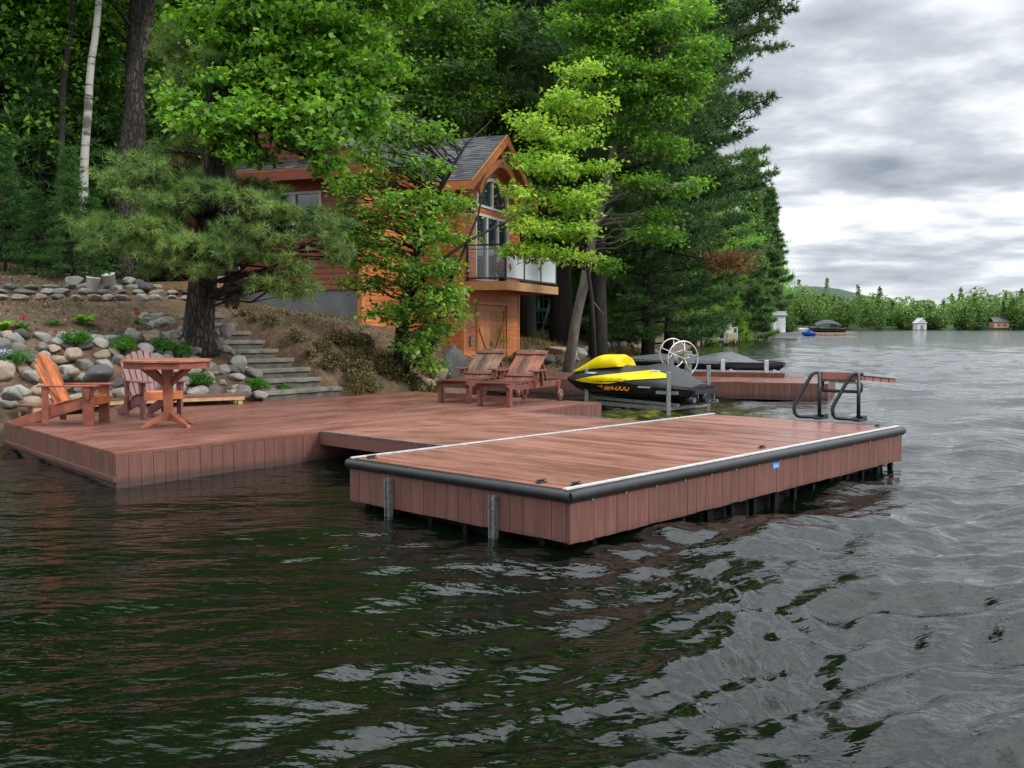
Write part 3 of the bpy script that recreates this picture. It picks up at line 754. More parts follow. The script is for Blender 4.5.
# ================================================================ steps
ex = Vv; ey = Vector((-ex.y, ex.x, 0))         # ex: uphill; ey: across
M['riser'] = mat('riser_stone', (.12,.11,.09), (.055,.05,.04), .9, 6, bmp=.5, dist=.012)
st = empty('stone_steps', STEP0+Vector((0,0,.2)), 'flight of nine weathered grey concrete steps climbing the bank', 'steps')
rs = random.Random(5)
lw = [-.98,-.94,-.86,-.78,-.70,-.62,-.60,-.6,-.58]; rw = [.62,.50,.56,.50,.46,.44,.42,.4,.4]
for i in range(9):
    z = .36+.175*(i+1); a = i*.44; p = STEP0+ex*a
    mb = MB(); seg = 7; w0, w1 = -lw[i]+.1, -rw[i]-.12
    def jit(k): return rs.uniform(-.012, .012)
    top = [p+ey*(w1+(w0-w1)*k/seg)+ex*(jit(0)) + Vector((0,0,z+jit(0)*.6)) for k in range(seg+1)]
    bk = [p+ey*(w1+(w0-w1)*k/seg)+ex*.62 + Vector((0,0,z+jit(0)*.4)) for k in range(seg+1)]
    bt = [q+Vector((0,0,-.065)) for q in top]; bb = [q+Vector((0,0,-.065)) for q in bk]
    mb.grid([bt, top, bk, bb, bt], smooth=False)
    mb.add([bt[0], top[0], bk[0], bb[0]], [(0,1,2,3)]); mb.add([bt[-1], top[-1], bk[-1], bb[-1]], [(3,2,1,0)])
    mb.v = [(x-STEP0.x, y-STEP0.y, zz-.2) for x, y, zz in mb.v]
    stp = mb.build('step', M['step'], st, bevel=.012)
    mb = MB(); mb.frame_box(p+ey*(w1+.03)+ex*.045+Vector((0,0,z-.25)), ey*(w0-w1-.06), ex*.5, (0,0,.184)); mb.v = [(x-STEP0.x, y-STEP0.y, zz-.2) for x, y, zz in mb.v]
    mb.build('riser', M['riser'], stp)

# ================================================================ cabin
hn = Vector((.934, -.357, 0)).normalized(); hg = Vector((.357, .934, 0)).normalized()
P0 = Vector((-1.43, 28.5, 0))
def HP(a, b, z): return P0 + hg*a + hn*b + Vector((0,0,z))
cab = empty('boathouse_cabin', P0, 'stained cedar cabin with arched gable window and barn doors below a balcony', 'house')
def hl(mb): mb.v = [(x-P0.x, y-P0.y, z) for x, y, z in mb.v]; return mb
def siding(o, d, n, L, z0, z1, top=None, holes=(), ch=.145, name='siding', m=None, parent=None):
    """lap boards; top(z)->(lo,hi) limits a gable; holes (a0,a1,z0,z1)"""
    mb = MB(); z = z0; rs = random.Random(int(L*100))
    while z < z1-.02:
        zt = min(z+ch, z1); zm = (z+zt)/2
        iv = [(0, L)] if top is None else [top(zm)]
        for h in holes:
            hr = h(zm) if callable(h) else ((h[0], h[1]) if h[2] < zm < h[3] else None)
            if hr is None: continue
            nv = []
            for a, b in iv:
                if hr[1] <= a or hr[0] >= b: nv.append((a, b)); continue
                if hr[0] > a: nv.append((a, hr[0]))
                if hr[1] < b: nv.append((hr[1], b))
            iv = nv
        for a, b in iv:
            if b-a < .03: continue
            x = a
            while x < b-.01:      # boards come in lengths
                x1 = min(b, x+rs.uniform(1.6, 4.2)); 
                if b-x1 < .4: x1 = b
                p = o+d*x; q = o+d*(x1-.003)
                mb.add([p+Vector((0,0,z)), p+n*.022+Vector((0,0,z)), p+n*.006+Vector((0,0,zt)), p+Vector((0,0,zt)),
                        q+Vector((0,0,z)), q+n*.022+Vector((0,0,z)), q+n*.006+Vector((0,0,zt)), q+Vector((0,0,zt))],
                       [(0,1,2,3),(7,6,5,4),(0,4,5,1),(1,5,6,2),(2,6,7,3)])
                x = x1
        z = zt
    return hl(mb).build(name, m or M['siding'], parent or cab)
AP, ZA, ZE = 2.25, 7.30, 5.82     # wall apex, eave of the lake wing
def gtop(z):
    if z < ZE: return (0, 4.6)
    f = (ZA+.12-z)/(ZA+.12-ZE); f = max(f, 0); return (AP-AP*f, AP+(4.6-AP)*f)
WA0, WA1 = .9, 3.62
def arch(z):
    if 5.33 < z < 6.24:
        h = 1.36*math.sqrt(max(0, 1-((z-5.33)/.91)**2)); return (2.26-h, 2.26+h)
fac = siding(HP(0,0,0), hg, hn, 4.6, .40, ZA, gtop, [(WA0,WA1,3.08,5.1), arch, (.95,3.47,.3,2.42)])
siding(HP(0,-1.22,0), hn, -hg, 1.22, .40, ZE)
siding(HP(4.6,0,0), -hn, hg, 5, .40, ZE)
siding(HP(-3.8,-1.2,0), hg, hn, 3.8, 1.52, 5.8)
LT = 5.6
def ltop(z):
    if z < 5.9: return (0, LT)
    f = max(0, (7.7-z)/(7.7-5.75)); return (LT/2-LT/2*f, LT/2+LT/2*f)
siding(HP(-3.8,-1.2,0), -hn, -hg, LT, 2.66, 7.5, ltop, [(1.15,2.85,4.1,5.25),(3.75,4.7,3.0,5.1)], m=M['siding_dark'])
# structural core so nothing shows through
mb = MB()
def core(a0, a1, b0, b1, z0, z1): mb.frame_box(HP(a0,b0,z0), hg*(a1-a0), hn*(b1-b0), (0,0,z1-z0))
core(.02,4.58,-4.9,-.25,.2,5.8); core(-3.6,.0,-6.7,-1.45,.9,5.78)
mb.prism([HP(.05,-.25,5.8), HP(4.55,-.25,5.8), HP(AP,-.25,7.2)], -hn*4.6)
mb.prism([HP(-3.6,-1.4,5.78), HP(-3.6,-6.6,5.78), HP(-3.6,-4.0,7.5)], hg*6)
hl(mb).build('interior', M['darkwall'], cab)
# backing just behind boards
mb = MB()
for (a0,a1,z0,z1) in ((.0,.9,.4,5.8),(3.62,4.6,.4,5.8),(.9,3.62,2.42,3.08),(.9,3.62,5.1,5.34)):
    mb.frame_box(HP(a0,-.24,z0), hg*(a1-a0), hn*.235, (0,0,z1-z0))
hl(mb).build('wall', M['siding'], cab)
mb = MB(); mb.frame_box(HP(-3.78,-6.8,.6), hg*.1, hn*5.6, (0,0,2.05)); hl(mb).build('foundation', M['concrete'], cab)
mb = MB(); mb.frame_box(HP(-3.7,-1.32,.3), hg*3.7, hn*.1, (0,0,1.21)); tag(hl(mb).build('foundation', M['parge'], cab), 'pale rendered foundation facing the lake')
# corner boards
mb = MB()
for a, b in ((0,0),(4.6,0)):
    mb = MB(); mb.frame_box(HP(a-.03,b-.09,.38), hg*.06, hn*.09, (0,0,5.45)); mb.frame_box(HP(a-.03+(0 if a == 0 else -.07),b+.0,.38), hg*.13, hn*.037, (0,0,5.45)); hl(mb).build('corner_board', M['gold'], cab)
mb = MB()
mb.frame_box(HP(-3.84,-1.3,1.5), hg*.14, hn*.14, (0,0,4.3))
hl(mb).build('corner_board', M['gold'], cab)
# roofs: deck slab, fascia, shingle courses
def roof_plane(e0, e1, r0, r1, name='roof'):
    """eave e0-e1, ridge r0-r1"""
    nrm = (e1-e0).cross(r0-e0).normalized()
    if nrm.z < 0: nrm = -nrm
    mb = MB(); mb.prism([e0, e1, r1, r0], nrm*.06); rf = hl(mb).build(name, M['beam'], cab)
    mb = MB(); s = (r0-e0).length; rows = int(s/.14); rs = random.Random(9)
    for i in range(rows+1):
        f0 = i/rows if rows else 0; f1 = min((i+1.15)/rows, 1.0)
        if f0 >= 1: break
        a0, a1 = e0.lerp(r0, f0), e1.lerp(r1, f0); c0, c1_ = e0.lerp(r0, f1), e1.lerp(r1, f1); L = (a1-a0).length
        x = -rs.uniform(0, .3)
        while x < L:
            x0 = max(x, 0)/L; x1 = min(x+.3, L)/L; x += .305
            if x1 <= x0: continue
            th = rs.uniform(.012, .022)
            mb.add([a0.lerp(a1,x0)+nrm*(.062+th), a0.lerp(a1,x1)+nrm*(.062+th), c0.lerp(c1_,x1)+nrm*.064, c0.lerp(c1_,x0)+nrm*.064,
                    a0.lerp(a1,x0)+nrm*.060, a0.lerp(a1,x1)+nrm*.060], [(0,1,2,3),(4,5,1,0)])
    hl(mb).build('shingles', M['shingle'], rf)
    return rf
ZR = 7.52; EZ = 5.78
wl_ = roof_plane(HP(-.5,.5,EZ), HP(-.5,-5,EZ), HP(AP,.5,ZR), HP(AP,-5,ZR))
wr_ = roof_plane(HP(5.0,-5,EZ), HP(5.0,.5,EZ), HP(AP,-5,ZR), HP(AP,.5,ZR))
RB = -1.2-LT/2
roof_plane(HP(-4.35,-.75,5.80), HP(2,-.75,5.80), HP(-4.35,RB,7.78), HP(2,RB,7.78))
roof_plane(HP(2,-1.2-LT-.45,5.80), HP(-4.35,-1.2-LT-.45,5.80), HP(2,RB,7.78), HP(-4.35,RB,7.78))
roof_plane(HP(-4.45,-1.2-LT-.4,5.70), HP(-4.45,-.75,5.70), HP(-3.8,-1.2-LT-.4,6.02), HP(-3.8,-.75,6.02), 'pent_roof')
# fascias and rake boards
mb = MB()
mb.frame_box(HP(-.53,.5,EZ-.2), hg*.03, -hn*5.4, (0,0,.24))
for e, a in ((-.5,0),(5.0,0)):
    p, q = HP(e,.5,EZ+.0), HP(AP,.5,ZR+.0)
    dd = (q-p).normalized(); mb.prism([p+Vector((0,0,-.22)), q+Vector((0,0,-.24)), q+Vector((0,0,.075)), p+Vector((0,0,.06))], hn*.04)
hl(mb).build('rake_board', M['gold'], cab)
mb = MB()
mb.frame_box(HP(-4.48,-.72,5.46), -hn*(LT+.95), hg*.03, (0,0,.24)); mb.frame_box(HP(-4.46,-.77,5.5), hg*4.0, hn*.03, (0,0,.27))
for sgn in (1, -1):
    p, q = HP(-4.35, RB+sgn*(LT/2+.45), 5.8), HP(-4.35, RB, 7.78); mb.prism([p+Vector((0,0,-.2)), q+Vector((0,0,-.2)), q+Vector((0,0,.06)), p+Vector((0,0,.06))], -hg*.04)
hl(mb).build('fascia', M['siding_dark'], cab)
mb = MB(); mb.frame_box(HP(-4.47,-.74,5.44), hg*.55, hn*.04, (0,0,.24)); hl(mb).build('fascia_end', M['gold'], cab)
# gable truss with curved braces
mb = MB()
def arcpts(a0, z0, a1, z1, bulge, n=10):
    out = []
    for i in range(n+1):
        f = i/n; out.append((a0+(a1-a0)*f, z0+(z1-z0)*f+bulge*math.sin(math.pi*f)))
    return out
up_ = arcpts(.35, 5.72, 4.2, 5.72, 1.12, 16); lo_ = arcpts(.5, 5.55, 4.05, 5.55, 1.05, 16)
for i in range(16):
    mb.prism([HP(lo_[i][0],.30,lo_[i][1]), HP(lo_[i+1][0],.30,lo_[i+1][1]), HP(up_[i+1][0],.30,up_[i+1][1]), HP(up_[i][0],.30,up_[i][1])], hn*.07)
mb.frame_box(HP(AP-.06,.31,6.62), hg*.12, hn*.06, (0,0,.8))
hl(mb).build('gable_truss', M['gold'], cab)
# arched window
def win_frame(a0, a1, z0, z1, o, d, n, mull=(), rails=(), fw=.07, name='window', parent=None):
    mb = MB(); f = lambda a, z: o+d*a+Vector((0,0,z))
    mb.frame_box(f(a0,z0)-n*.06, d*fw, n*.10, (0,0,z1-z0)); mb.frame_box(f(a1-fw,z0)-n*.06, d*fw, n*.10, (0,0,z1-z0))
    mb.frame_box(f(a0+fw,z0)-n*.06, d*(a1-a0-2*fw), n*.10, (0,0,fw)); mb.frame_box(f(a0+fw,z1-fw)-n*.06, d*(a1-a0-2*fw), n*.10, (0,0,fw))
    for mu_ in mull: mb.frame_box(f(mu_-.055,z0+fw)-n*.05, d*.11, n*.085, (0,0,z1-z0-2*fw))
    for rl in rails: mb.frame_box(f(a0+fw,rl)-n*.05, d*(a1-a0-2*fw), n*.07, (0,0,.05))
    wo = hl(mb).build(name, M['white'], parent or cab)
    mb = MB(); mb.frame_box(f(a0+.02,z0+.02)-n*.04, d*(a1-a0-.04), n*.01, (0,0,z1-z0-.04)); hl(mb).build('pane', M['glass'], wo)
    return wo
win_frame(WA0, WA1, 3.08, 5.1, P0, hg, hn, mull=(1.82, 2.26+.5 if False else 2.72), name='window')
mb = MB(); K = 22
for i in range(K):
    t0, t1_ = math.pi*i/K, math.pi*(i+1)/K
    def e(t, k): return HP(2.26+(1.36*k+.0)*math.cos(t), -.05, 5.36+(.88*k)*math.sin(t))
    k0, k1 = 1.03, .92
    mb.prism([e(t0,k1), e(t1_,k1), e(t1_,k0), e(t0,k0)], hn*.11)
mb.frame_box(HP(.9,-.05,5.30), hg*2.72, hn*.11, (0,0,.07)); mb.frame_box(HP(2.2,-.04,5.37), hg*.1, hn*.08, (0,0,.80)); 
aw = hl(mb).build('arched_window', M['white'], cab)
mb = MB(); mb.add([HP(2.26+1.34*math.cos(math.pi*i/K), -.02, 5.36+.86*math.sin(math.pi*i/K)) for i in range(K+1)], [tuple(range(K+1))]); hl(mb).build('pane', M['glass'], aw)
win_frame(1.15, 2.85, 4.1, 5.25, HP(-3.8,-1.2,0), -hn, -hg, mull=(2.0,), name='window')
win_frame(3.75, 4.7, 3.0, 5.1, HP(-3.8,-1.2,0), -hn, -hg, rails=(3.9,), name='window')
# barn doors
dr = None
mb = MB(); x = 1.02
while x < 3.38: x1 = min(x+.152, 3.4); mb.frame_box(HP(x,-.07,.42), hg*(x1-x-.006), hn*.05, (0,0,1.93)); x = x1
dr = hl(mb).build('barn_door', M['doorwood'], cab)
mb = MB()
for (a0,a1,z0,z1) in ((1.02,1.14,.43,2.34),(3.28,3.4,.43,2.34),(1.14,3.28,.43,.57),(1.14,3.28,2.2,2.34),(1.14,3.28,1.72,1.84)):
    mb.frame_box(HP(a0,-.02,z0), hg*(a1-a0), hn*.03, (0,0,z1-z0))
for aa in (1.2, 3.22): mb.bar(HP(aa,.006,1.70), HP(2.21+(.03 if aa > 2 else -.03),.006,.60), .11, .022, hn)
hl(mb).build('door_brace', M['gold'], dr)
mb = MB(); 
for k in range(3):
    a = k*math.pi/3; c_ = HP(2.21,.03,1.18); v_ = hg*math.cos(a)*.11+Vector((0,0,math.sin(a)*.11)); mb.tube([c_-v_, c_+v_], .014, 6)
mb.lathe([(0,-.0),(.05,0),(.05,.02),(0,.02)], HP(2.21,.03,1.17), 10); hl(mb).build('door_ornament', M['galv'], dr)
mb = MB(); mb.frame_box(HP(.93,-.08,.40), hg*.09, hn*.14, (0,0,2.04)); mb.frame_box(HP(3.4,-.08,.40), hg*.09, hn*.14, (0,0,2.04)); mb.frame_box(HP(.93,-.08,2.36), hg*2.56, hn*.14, (0,0,.1)); hl(mb).build('door_casing', M['gold'], cab)
# lanterns, meter box
for a, z in ((.42,5.12),(4.12,5.0)):
    mb = MB(); mb.frame_box(HP(a-.04,.02,z), hg*.08, hn*.03, (0,0,.2)); mb.frame_box(HP(a-.07,.08,z-.1), hg*.14, hn*.12, (0,0,.03)); mb.frame_box(HP(a-.08,.07,z+.17), hg*.16, hn*.14, (0,0,.03))
    mb.frame_box(HP(a-.02,.05,z+.2), hg*.04, hn*.08, (0,0,.03))
    for da in (-.065,.05):
        for db in (.085,.185): mb.frame_box(HP(a+da,db,z-.07), hg*.015, hn*.012, (0,0,.24))
    ln = hl(mb).build('wall_lantern', M['iron'], cab)
    mb = MB(); mb.frame_box(HP(a-.045,.1,z-.07), hg*.09, hn*.08, (0,0,.24)); hl(mb).build('lantern_glass', M['balglass'], ln)
mb = MB(); mb.frame_box(HP(.42,.02,1.12), hg*.17, hn*.08, (0,0,.28)); hl(mb).build('outlet_box', M['galv'], cab, bevel=.02)
# balcony
mb = MB(); BZ = 3.0
mb.frame_box(HP(.06,1.31,BZ-.25), hg*4.68, hn*.05, (0,0,.25)); mb.frame_box(HP(.06,.03,BZ-.25), hg*.05, hn*1.28, (0,0,.25)); mb.frame_box(HP(4.69,.03,BZ-.25), hg*.05, hn*1.28, (0,0,.25))
bal = hl(mb).build('balcony', M['beam'], cab)
mb = MB()
for i in range(9): mb.frame_box(HP(.12,.04+i*.142,BZ-.05), hg*4.56, hn*.137, (0,0,.035))
for i in range(10): mb.frame_box(HP(.12+i*.49,.03,BZ-.22), hg*.045, hn*1.27, (0,0,.165))
hl(mb).build('balcony_floor', M['siding'], bal)
mb = MB(); PP = [(.1,.1),(.1,1.3),(1.62,1.3),(3.14,1.3),(4.66,1.3),(4.66,.1)]
for a, b in PP: mb.frame_box(HP(a-.025,b-.025,BZ), hg*.05, hn*.05, (0,0,1.08))
for (a,b),(c_,d_) in zip(PP[:-1], PP[1:]):
    for z in (1.05, .09): mb.bar(HP(a,b,BZ+z), HP(c_,d_,BZ+z), .045, .045)
mb.bar(HP(.1,.1,BZ+.93), HP(.1,1.3,BZ+.93), .015, .015)
rl_ = hl(mb).build('balcony_rail', M['iron'], bal)
for (a,b),(c_,d_) in zip(PP[:-1], PP[1:]):
    p = HP(a,b,BZ+.12); q = HP(c_,d_,BZ+.12); dd = (q-p).normalized(); nn = Vector((dd.y,-dd.x,0))
    mb = MB(); mb.frame_box(p+dd*.04-nn*.004, dd*((q-p).length-.08), nn*.008, (0,0,.88)); hl(mb).build('glass_panel', M['balglass'] if (a, c_) not in ((.1,.1),(4.66,4.66)) else M['clearglass'], rl_)
# landing and ramp on the uphill side
lo = HP(-3.8,-1.2,0); dl = -hn; nl = -hg
ld = empty('wooden_landing', lo+dl*4, 'raw lumber landing and ramp beside the cabin, behind the big pine trunk', 'landing')
def ll(mb): mb.v = [(x-(lo+dl*4).x, y-(lo+dl*4).y, z) for x, y, z in mb.v]; return mb
mb = MB()
for i in range(7): mb.frame_box(lo+dl*3.55+nl*(.05+i*.15)+Vector((0,0,2.86)), dl*2.5, nl*.143, (0,0,.03))
ll(mb).build('decking', M['raw'], ld)
mb = MB(); mb.frame_box(lo+dl*3.55+nl*1.08+Vector((0,0,2.66)), dl*2.5, nl*.04, (0,0,.19)); mb.frame_box(lo+dl*3.52+nl*.05+Vector((0,0,2.66)), dl*.04, nl*1.07, (0,0,.19)); ll(mb).build('rim_joist', M['raw'], ld)
for tt in (3.62, 4.7, 5.9):
    mb = MB(); mb.frame_box(lo+dl*tt+nl*.98+Vector((0,0,1.6)), dl*.09, nl*.09, (0,0,1.06)); ll(mb).build('post', M['raw'], ld)
mb = MB()
for i in range(13):
    f = i/13; p = lo+dl*(6.05+f*2.6)+Vector((0,0,2.84-f*.55)); mb.frame_box(p+nl*.05, dl*.19+Vector((0,0,-.04)), nl*1.05, (0,0,.03))
ll(mb).build('ramp', M['raw'], ld)

# flower pot on the balcony
fp = HP(.75,1.08,BZ); 
fp = HP(.38, 1.10, BZ-.014)
pot = empty('flower_pot', fp, 'dark pot of red geraniums on the cabin balcony', 'flower pot')
mb = MB(); mb.lathe([(0,0),(.11,0),(.15,.22),(.17,.24),(.15,.24),(.13,.2),(0,.2)], (0,0,0), 14); mb.build('pot', M['iron'], pot)
rng = np.random.default_rng(5)
def blossoms(name, c, r, n, size, m, parent=None, flat=.8):
    P = rng.normal(0, 1, (n, 3)); P /= np.linalg.norm(P, axis=1)[:,None]; P *= rng.uniform(.3, 1, (n,1))**.5; P = P*np.array(r)+np.array(c)
    A = rng.normal(0,1,(n,3)); A /= np.linalg.norm(A,axis=1)[:,None]; B = np.cross(A, rng.normal(0,1,(n,3))); B /= np.linalg.norm(B,axis=1)[:,None]
    s = size*rng.uniform(.6,1.2,(n,1))
    V = np.stack([P-A*s, P-B*s*.6, P+A*s, P+B*s*.6], 1).reshape(-1,3)
    return np_mesh(name, V, 4, m, parent)
blossoms('leaves', (0,0,.33), (.24,.24,.15), 260, .045, M['maple2'], pot)
blossoms('flowers', (0,0,.45), (.27,.27,.16), 240, .045, M['red'], pot)

# bottle by the door
mb = MB(); mb.lathe([(0,0),(.06,0),(.06,.3),(.045,.34),(.02,.37),(.02,.44),(.032,.44),(.032,.47),(0,.47)], (0,0,0), 12)
bo = mb.build('drink_flask', M['gloss_black'], None); bo.location = HP(3.9,.35,HM+.01); tag(bo, 'tall black flask standing beside the barn doors', 'flask')

# ================================================================ neighbour's cottage, ladder
cx = 46.0
def neigh(px, py, d=cx): return W(px, py, d)
q0 = W(492, 340, cx); ct = empty('lakeside_cottage', Vector((q0.x, cx, 1.0)), 'dark cottage with teal framed window half hidden behind the pine trunks', 'house')
mb = MB(); mb.box(0, 4.6, 0, 5, 0, 3.6); mb.build('wall', M['darkwall'], ct)
mb = MB(); mb.prism([(-.4,-.5,3.5),(5.0,-.5,3.5),(5.0,2.5,5.3),(-.4,2.5,5.3)], (0,0,.1)); mb.prism([(-.4,2.5,5.3),(5.0,2.5,5.3),(5.0,5.5,3.5),(-.4,5.5,3.5)], (0,0,.1)); mb.build('roof', M['shingle'], ct)
for (x0,x1,z0,z1) in ((2.08,2.72,1.45,2.45),(1.15,1.4,.9,2.45)):
    mb = MB(); mb.box(x0,x0+.1,-.08,-.0,z0,z1); mb.box(x1-.1,x1,-.08,0,z0,z1); mb.box(x0+.1,x1-.1,-.08,0,z1-.1,z1); mb.box(x0+.1,x1-.1,-.08,0,z0,z0+.12)
    if x1-x0 > .4: mb.box((x0+x1)/2-.03,(x0+x1)/2+.03,-.07,0,z0+.12,z1-.1); mb.box(x0+.1,x1-.1,-.068,0,(z0+z1)/2,(z0+z1)/2+.05)
    wf_ = mb.build('window', M['teal'], ct)
    mb = MB(); mb.box(x0+.05,x1-.05,-.03,-.01,z0+.05,z1-.05); mb.build('pane', M['glass'], wf_)
mb = MB()
for i in range(5): mb.box(1.95+i*.2,2.0+i*.2,-.5,-.46,.9,1.4)
mb.box(1.9,2.9,-.51,-.45,1.4,1.46); mb.box(1.9,2.9,-.51,-.0,.86,.9); mb.build('porch_rail', M['teal'], ct)
lb, ltp = W(541, 334, 38), W(551, 299, 39.5)
ldr = empty('leaning_ladder', lb, 'grey ladder leaning on the dark pine trunk beside the cabin', 'ladder'); mb = MB(); sx = Vector((.36,.1,0))
d_ = ltp-lb
for s in (0, 1):
    mb = MB(); mb.bar(sx*s, d_+sx*s, .05, .07); mb.build('rail', M['galv'], ldr)
for i in range(6): mb = MB(); mb.bar(d_*((i+.5)/6), d_*((i+.5)/6)+sx, .03, .03); mb.build('rung', M['galv'], ldr)
# ================================================================ second dock
D1 = Vector((7.13, 22.0, 0)); dn = -hn; dw = Vector((-dn.y, dn.x, 0)); dw = dw if dw.y > 0 else -dw
D1 = xy(at(828, 384.5, HM), 0); D2 = xy(at(583, 379.5, HM), 0); dd2 = (D2-D1).normalized(); dw = Vector((dd2.y, -dd2.x, 0)); dw = dw if dw.y > 0 else -dw
Lw = 8.1; Wd = 3.1
p = [D1, D1+dd2*Lw, D1+dd2*Lw+dw*Wd, D1+dw*Wd]
pd = empty('lake_dock', D1, 'reddish brown dock in front of the cabin, behind the covered jet ski', 'dock')
inv = -D1
mb = MB(); clip_boards(p, dd2, .14, .006, HM+.02, .03, mb); loc(mb).build('decking', M['deck_u'], pd)
mb = MB(); skirt(mb, p[1], p[0], -.02, HM-.012); skirt(mb, p[0], p[3], -.02, HM-.012); loc(mb).build('skirt', M['skirt'], pd)
mb = MB(); mb.frame_box(p[0]+dd2*.4+dw*.4+Vector((0,0,-.3)), dd2*(Lw-.8), dw*(Wd-.8), (0,0,.6)); loc(mb).build('underframe', M['darkwater'], pd)
mb = MB(); mb.frame_box(p[0]+dd2*1.2+dw*(Wd-.9)+Vector((0,0,HM+.022)), dd2*(Lw-3), dw*.28, (0,0,.12)); loc(mb).build('raised_plank', M['teak'], pd)
q_ = [HP(-.3,.05,0), D1+dd2*(Lw+.0), D1+dd2*(Lw)+dw*Wd, HP(4.9,.05,0)]
ap = empty('door_apron', q_[0], 'brown deck apron in front of the cabin barn doors', 'deck')
inv = -q_[0]
mb = MB(); clip_boards(q_, dd2, .14, .006, HM+.024, .03, mb); loc(mb).build('decking', M['deck_u'], ap)
mb = MB(); skirt(mb, q_[0], q_[1], -.05, HM-.01); loc(mb).build('skirt', M['skirt'], ap)

# ================================================================ personal watercraft on its lift
wood_beam = M['galv']
def craft(name, L, beam, keel, gun, top, origin, ax, label, cat_, mats, extras=None, dz=0):
    """lofted hull with a draped cover. keel(s), gun(s), top(s), beam(s): s 0 bow..1 stern"""
    r = empty(name, origin, label, cat_, None, math.atan2(ax.y, ax.x))
    NS = 26; rows = []; crow = []
    for i in range(NS+1):
        s = i/NS; b = beam(s); zk, zg = keel(s), gun(s)
        rows.append([(s*L, b*k, zk+(zg-zk)*h) for k, h in ((-1,1),(-.99,.72),(-.86,.45),(-.5,.14),(0,0),(.5,.14),(.86,.45),(.99,.72),(1,1))])
        zt = top(s); crow.append([(s*L, b*k*1.015, zg-.03+(zt-zg)*h) for k, h in ((-1.02,-.12),(-1,.08),(-.8,.3),(-.45,.72),(-.15,.97),(0,1),(.15,.97),(.45,.72),(.8,.3),(1,.08),(1.02,-.12))])
    mb = MB(); mb.grid(rows); mb.add(rows[-1], [tuple(range(9))]); mb.add(rows[0], [tuple(range(9))[::-1]]); mb.build('hull', mats[0], r)
    mb = MB(); mb.grid(crow); mb.add(crow[-1], [tuple(range(11))]); mb.build('cover', mats[1], r)
    return r
ip = lambda xs, ys: (lambda s: float(np.interp(s, xs, ys)))
bow = W(568, 378, 21.2); stern = W(702, 388, 19.0)
ax = Vector((stern.x-bow.x, stern.y-bow.y, 0)); LJ = ax.length; ax.normalize()
JO = Vector((bow.x, bow.y, 0))
jb = ip([0,.08,.2,.4,.8,1],[.02,.2,.38,.52,.55,.48]); jk = ip([0,.1,.25,.45,1],[.52,.33,.2,.15,.15]); jg = ip([0,.15,.5,1],[.60,.60,.64,.52])
jt = ip([0,.08,.18,.25,.42,.47,.6,.75,.82,.93,1],[.62,.76,.90,.96,.98,.92,.92,1.0,.93,.72,.6])
jet = craft('personal_watercraft', LJ, jb, jk, jg, jt, JO, ax, 'yellow and black covered personal watercraft raised on a small lift', 'jet ski', (M['gloss_black'], M['cover_black']))
def side_pt(s, z, side=-1, off=.012):
    """point on the flank nearest the camera"""
    b = jb(s); zk, zg, zt = jk(s), jg(s), jt(s)
    if z <= zg:
        h = (z-zk)/(zg-zk); k = float(np.interp(h, [0,.14,.45,.72,1],[0,.5,.86,.99,1]))
    else:
        h = (z-(zg-.03))/(zt-zg); k = float(np.interp(h, [-.12,.08,.3,.72,.97,1],[1.02,1,.8,.45,.15,0]))*1.015
    return Vector((s*LJ, side*(b*k+off), z+off*.3))
for sd_ in (-1, 1):
    mb = MB(); rows = []
    for i in range(21):       # yellow flank panel
        s = .13+.70*i/20
        zl = np.interp(s, [.13,.30,.44,.60,.83],[.54,.51,.52,.62,.68]); zh = np.interp(s, [.13,.3,.55,.72,.83],[.56,.66,.76,.83,.74])
        rows.append([side_pt(s, zl+(zh-zl)*k/5, sd_, .018) for k in range(6)])
    mb.grid(rows); o = mb.build('side_panel', M['cover_yellow'], jet)
mb = MB(); rows = []
for i in range(15):
    s = .07+.395*i/14; b = jb(s)*.80; zg = jg(s); zt = float(np.interp(s, [.07,.25,.30,.45,.465],[.74,1.05,1.09,1.10,1.06]))
    lo_ = np.interp(s, [.07,.15,.25,.47],[.70,.74,.80,.87])
    pts = []
    for k in range(9):
        f = k/8*2-1; z = lo_+(zt-lo_)*(1-abs(f)**2.6); pts.append((s*LJ, f*b*(.75 if s < .3 else .78), z))
    rows.append(pts)
mb.grid(rows); mb.add(rows[-1], [tuple(range(9))]); mb.build('handlebar_cover', M['cover_yellow'], jet, solid=.012)
def text_on(txt, size, m, parent, o, dx, dz_, name='lettering', shear=.25):
    cu = bpy.data.curves.new('t', 'FONT'); cu.body = txt; cu.size = size; cu.extrude = .002; cu.offset = .004; cu.shear = shear
    tmp = bpy.data.objects.new('t', cu); C.objects.link(tmp)
    bpy.context.view_layer.update(); me = bpy.data.meshes.new_from_object(tmp.evaluated_get(bpy.context.evaluated_depsgraph_get()))
    bpy.data.objects.remove(tmp)
    o = Vector(o); dx = Vector(dx).normalized(); dz_ = Vector(dz_).normalized(); n = dx.cross(dz_)
    for v in me.vertices:
        x, y, z = v.co; v.co = o + dx*x + dz_*y + n*z
    me.materials.clear(); return mesh_obj(name, me, m, parent)
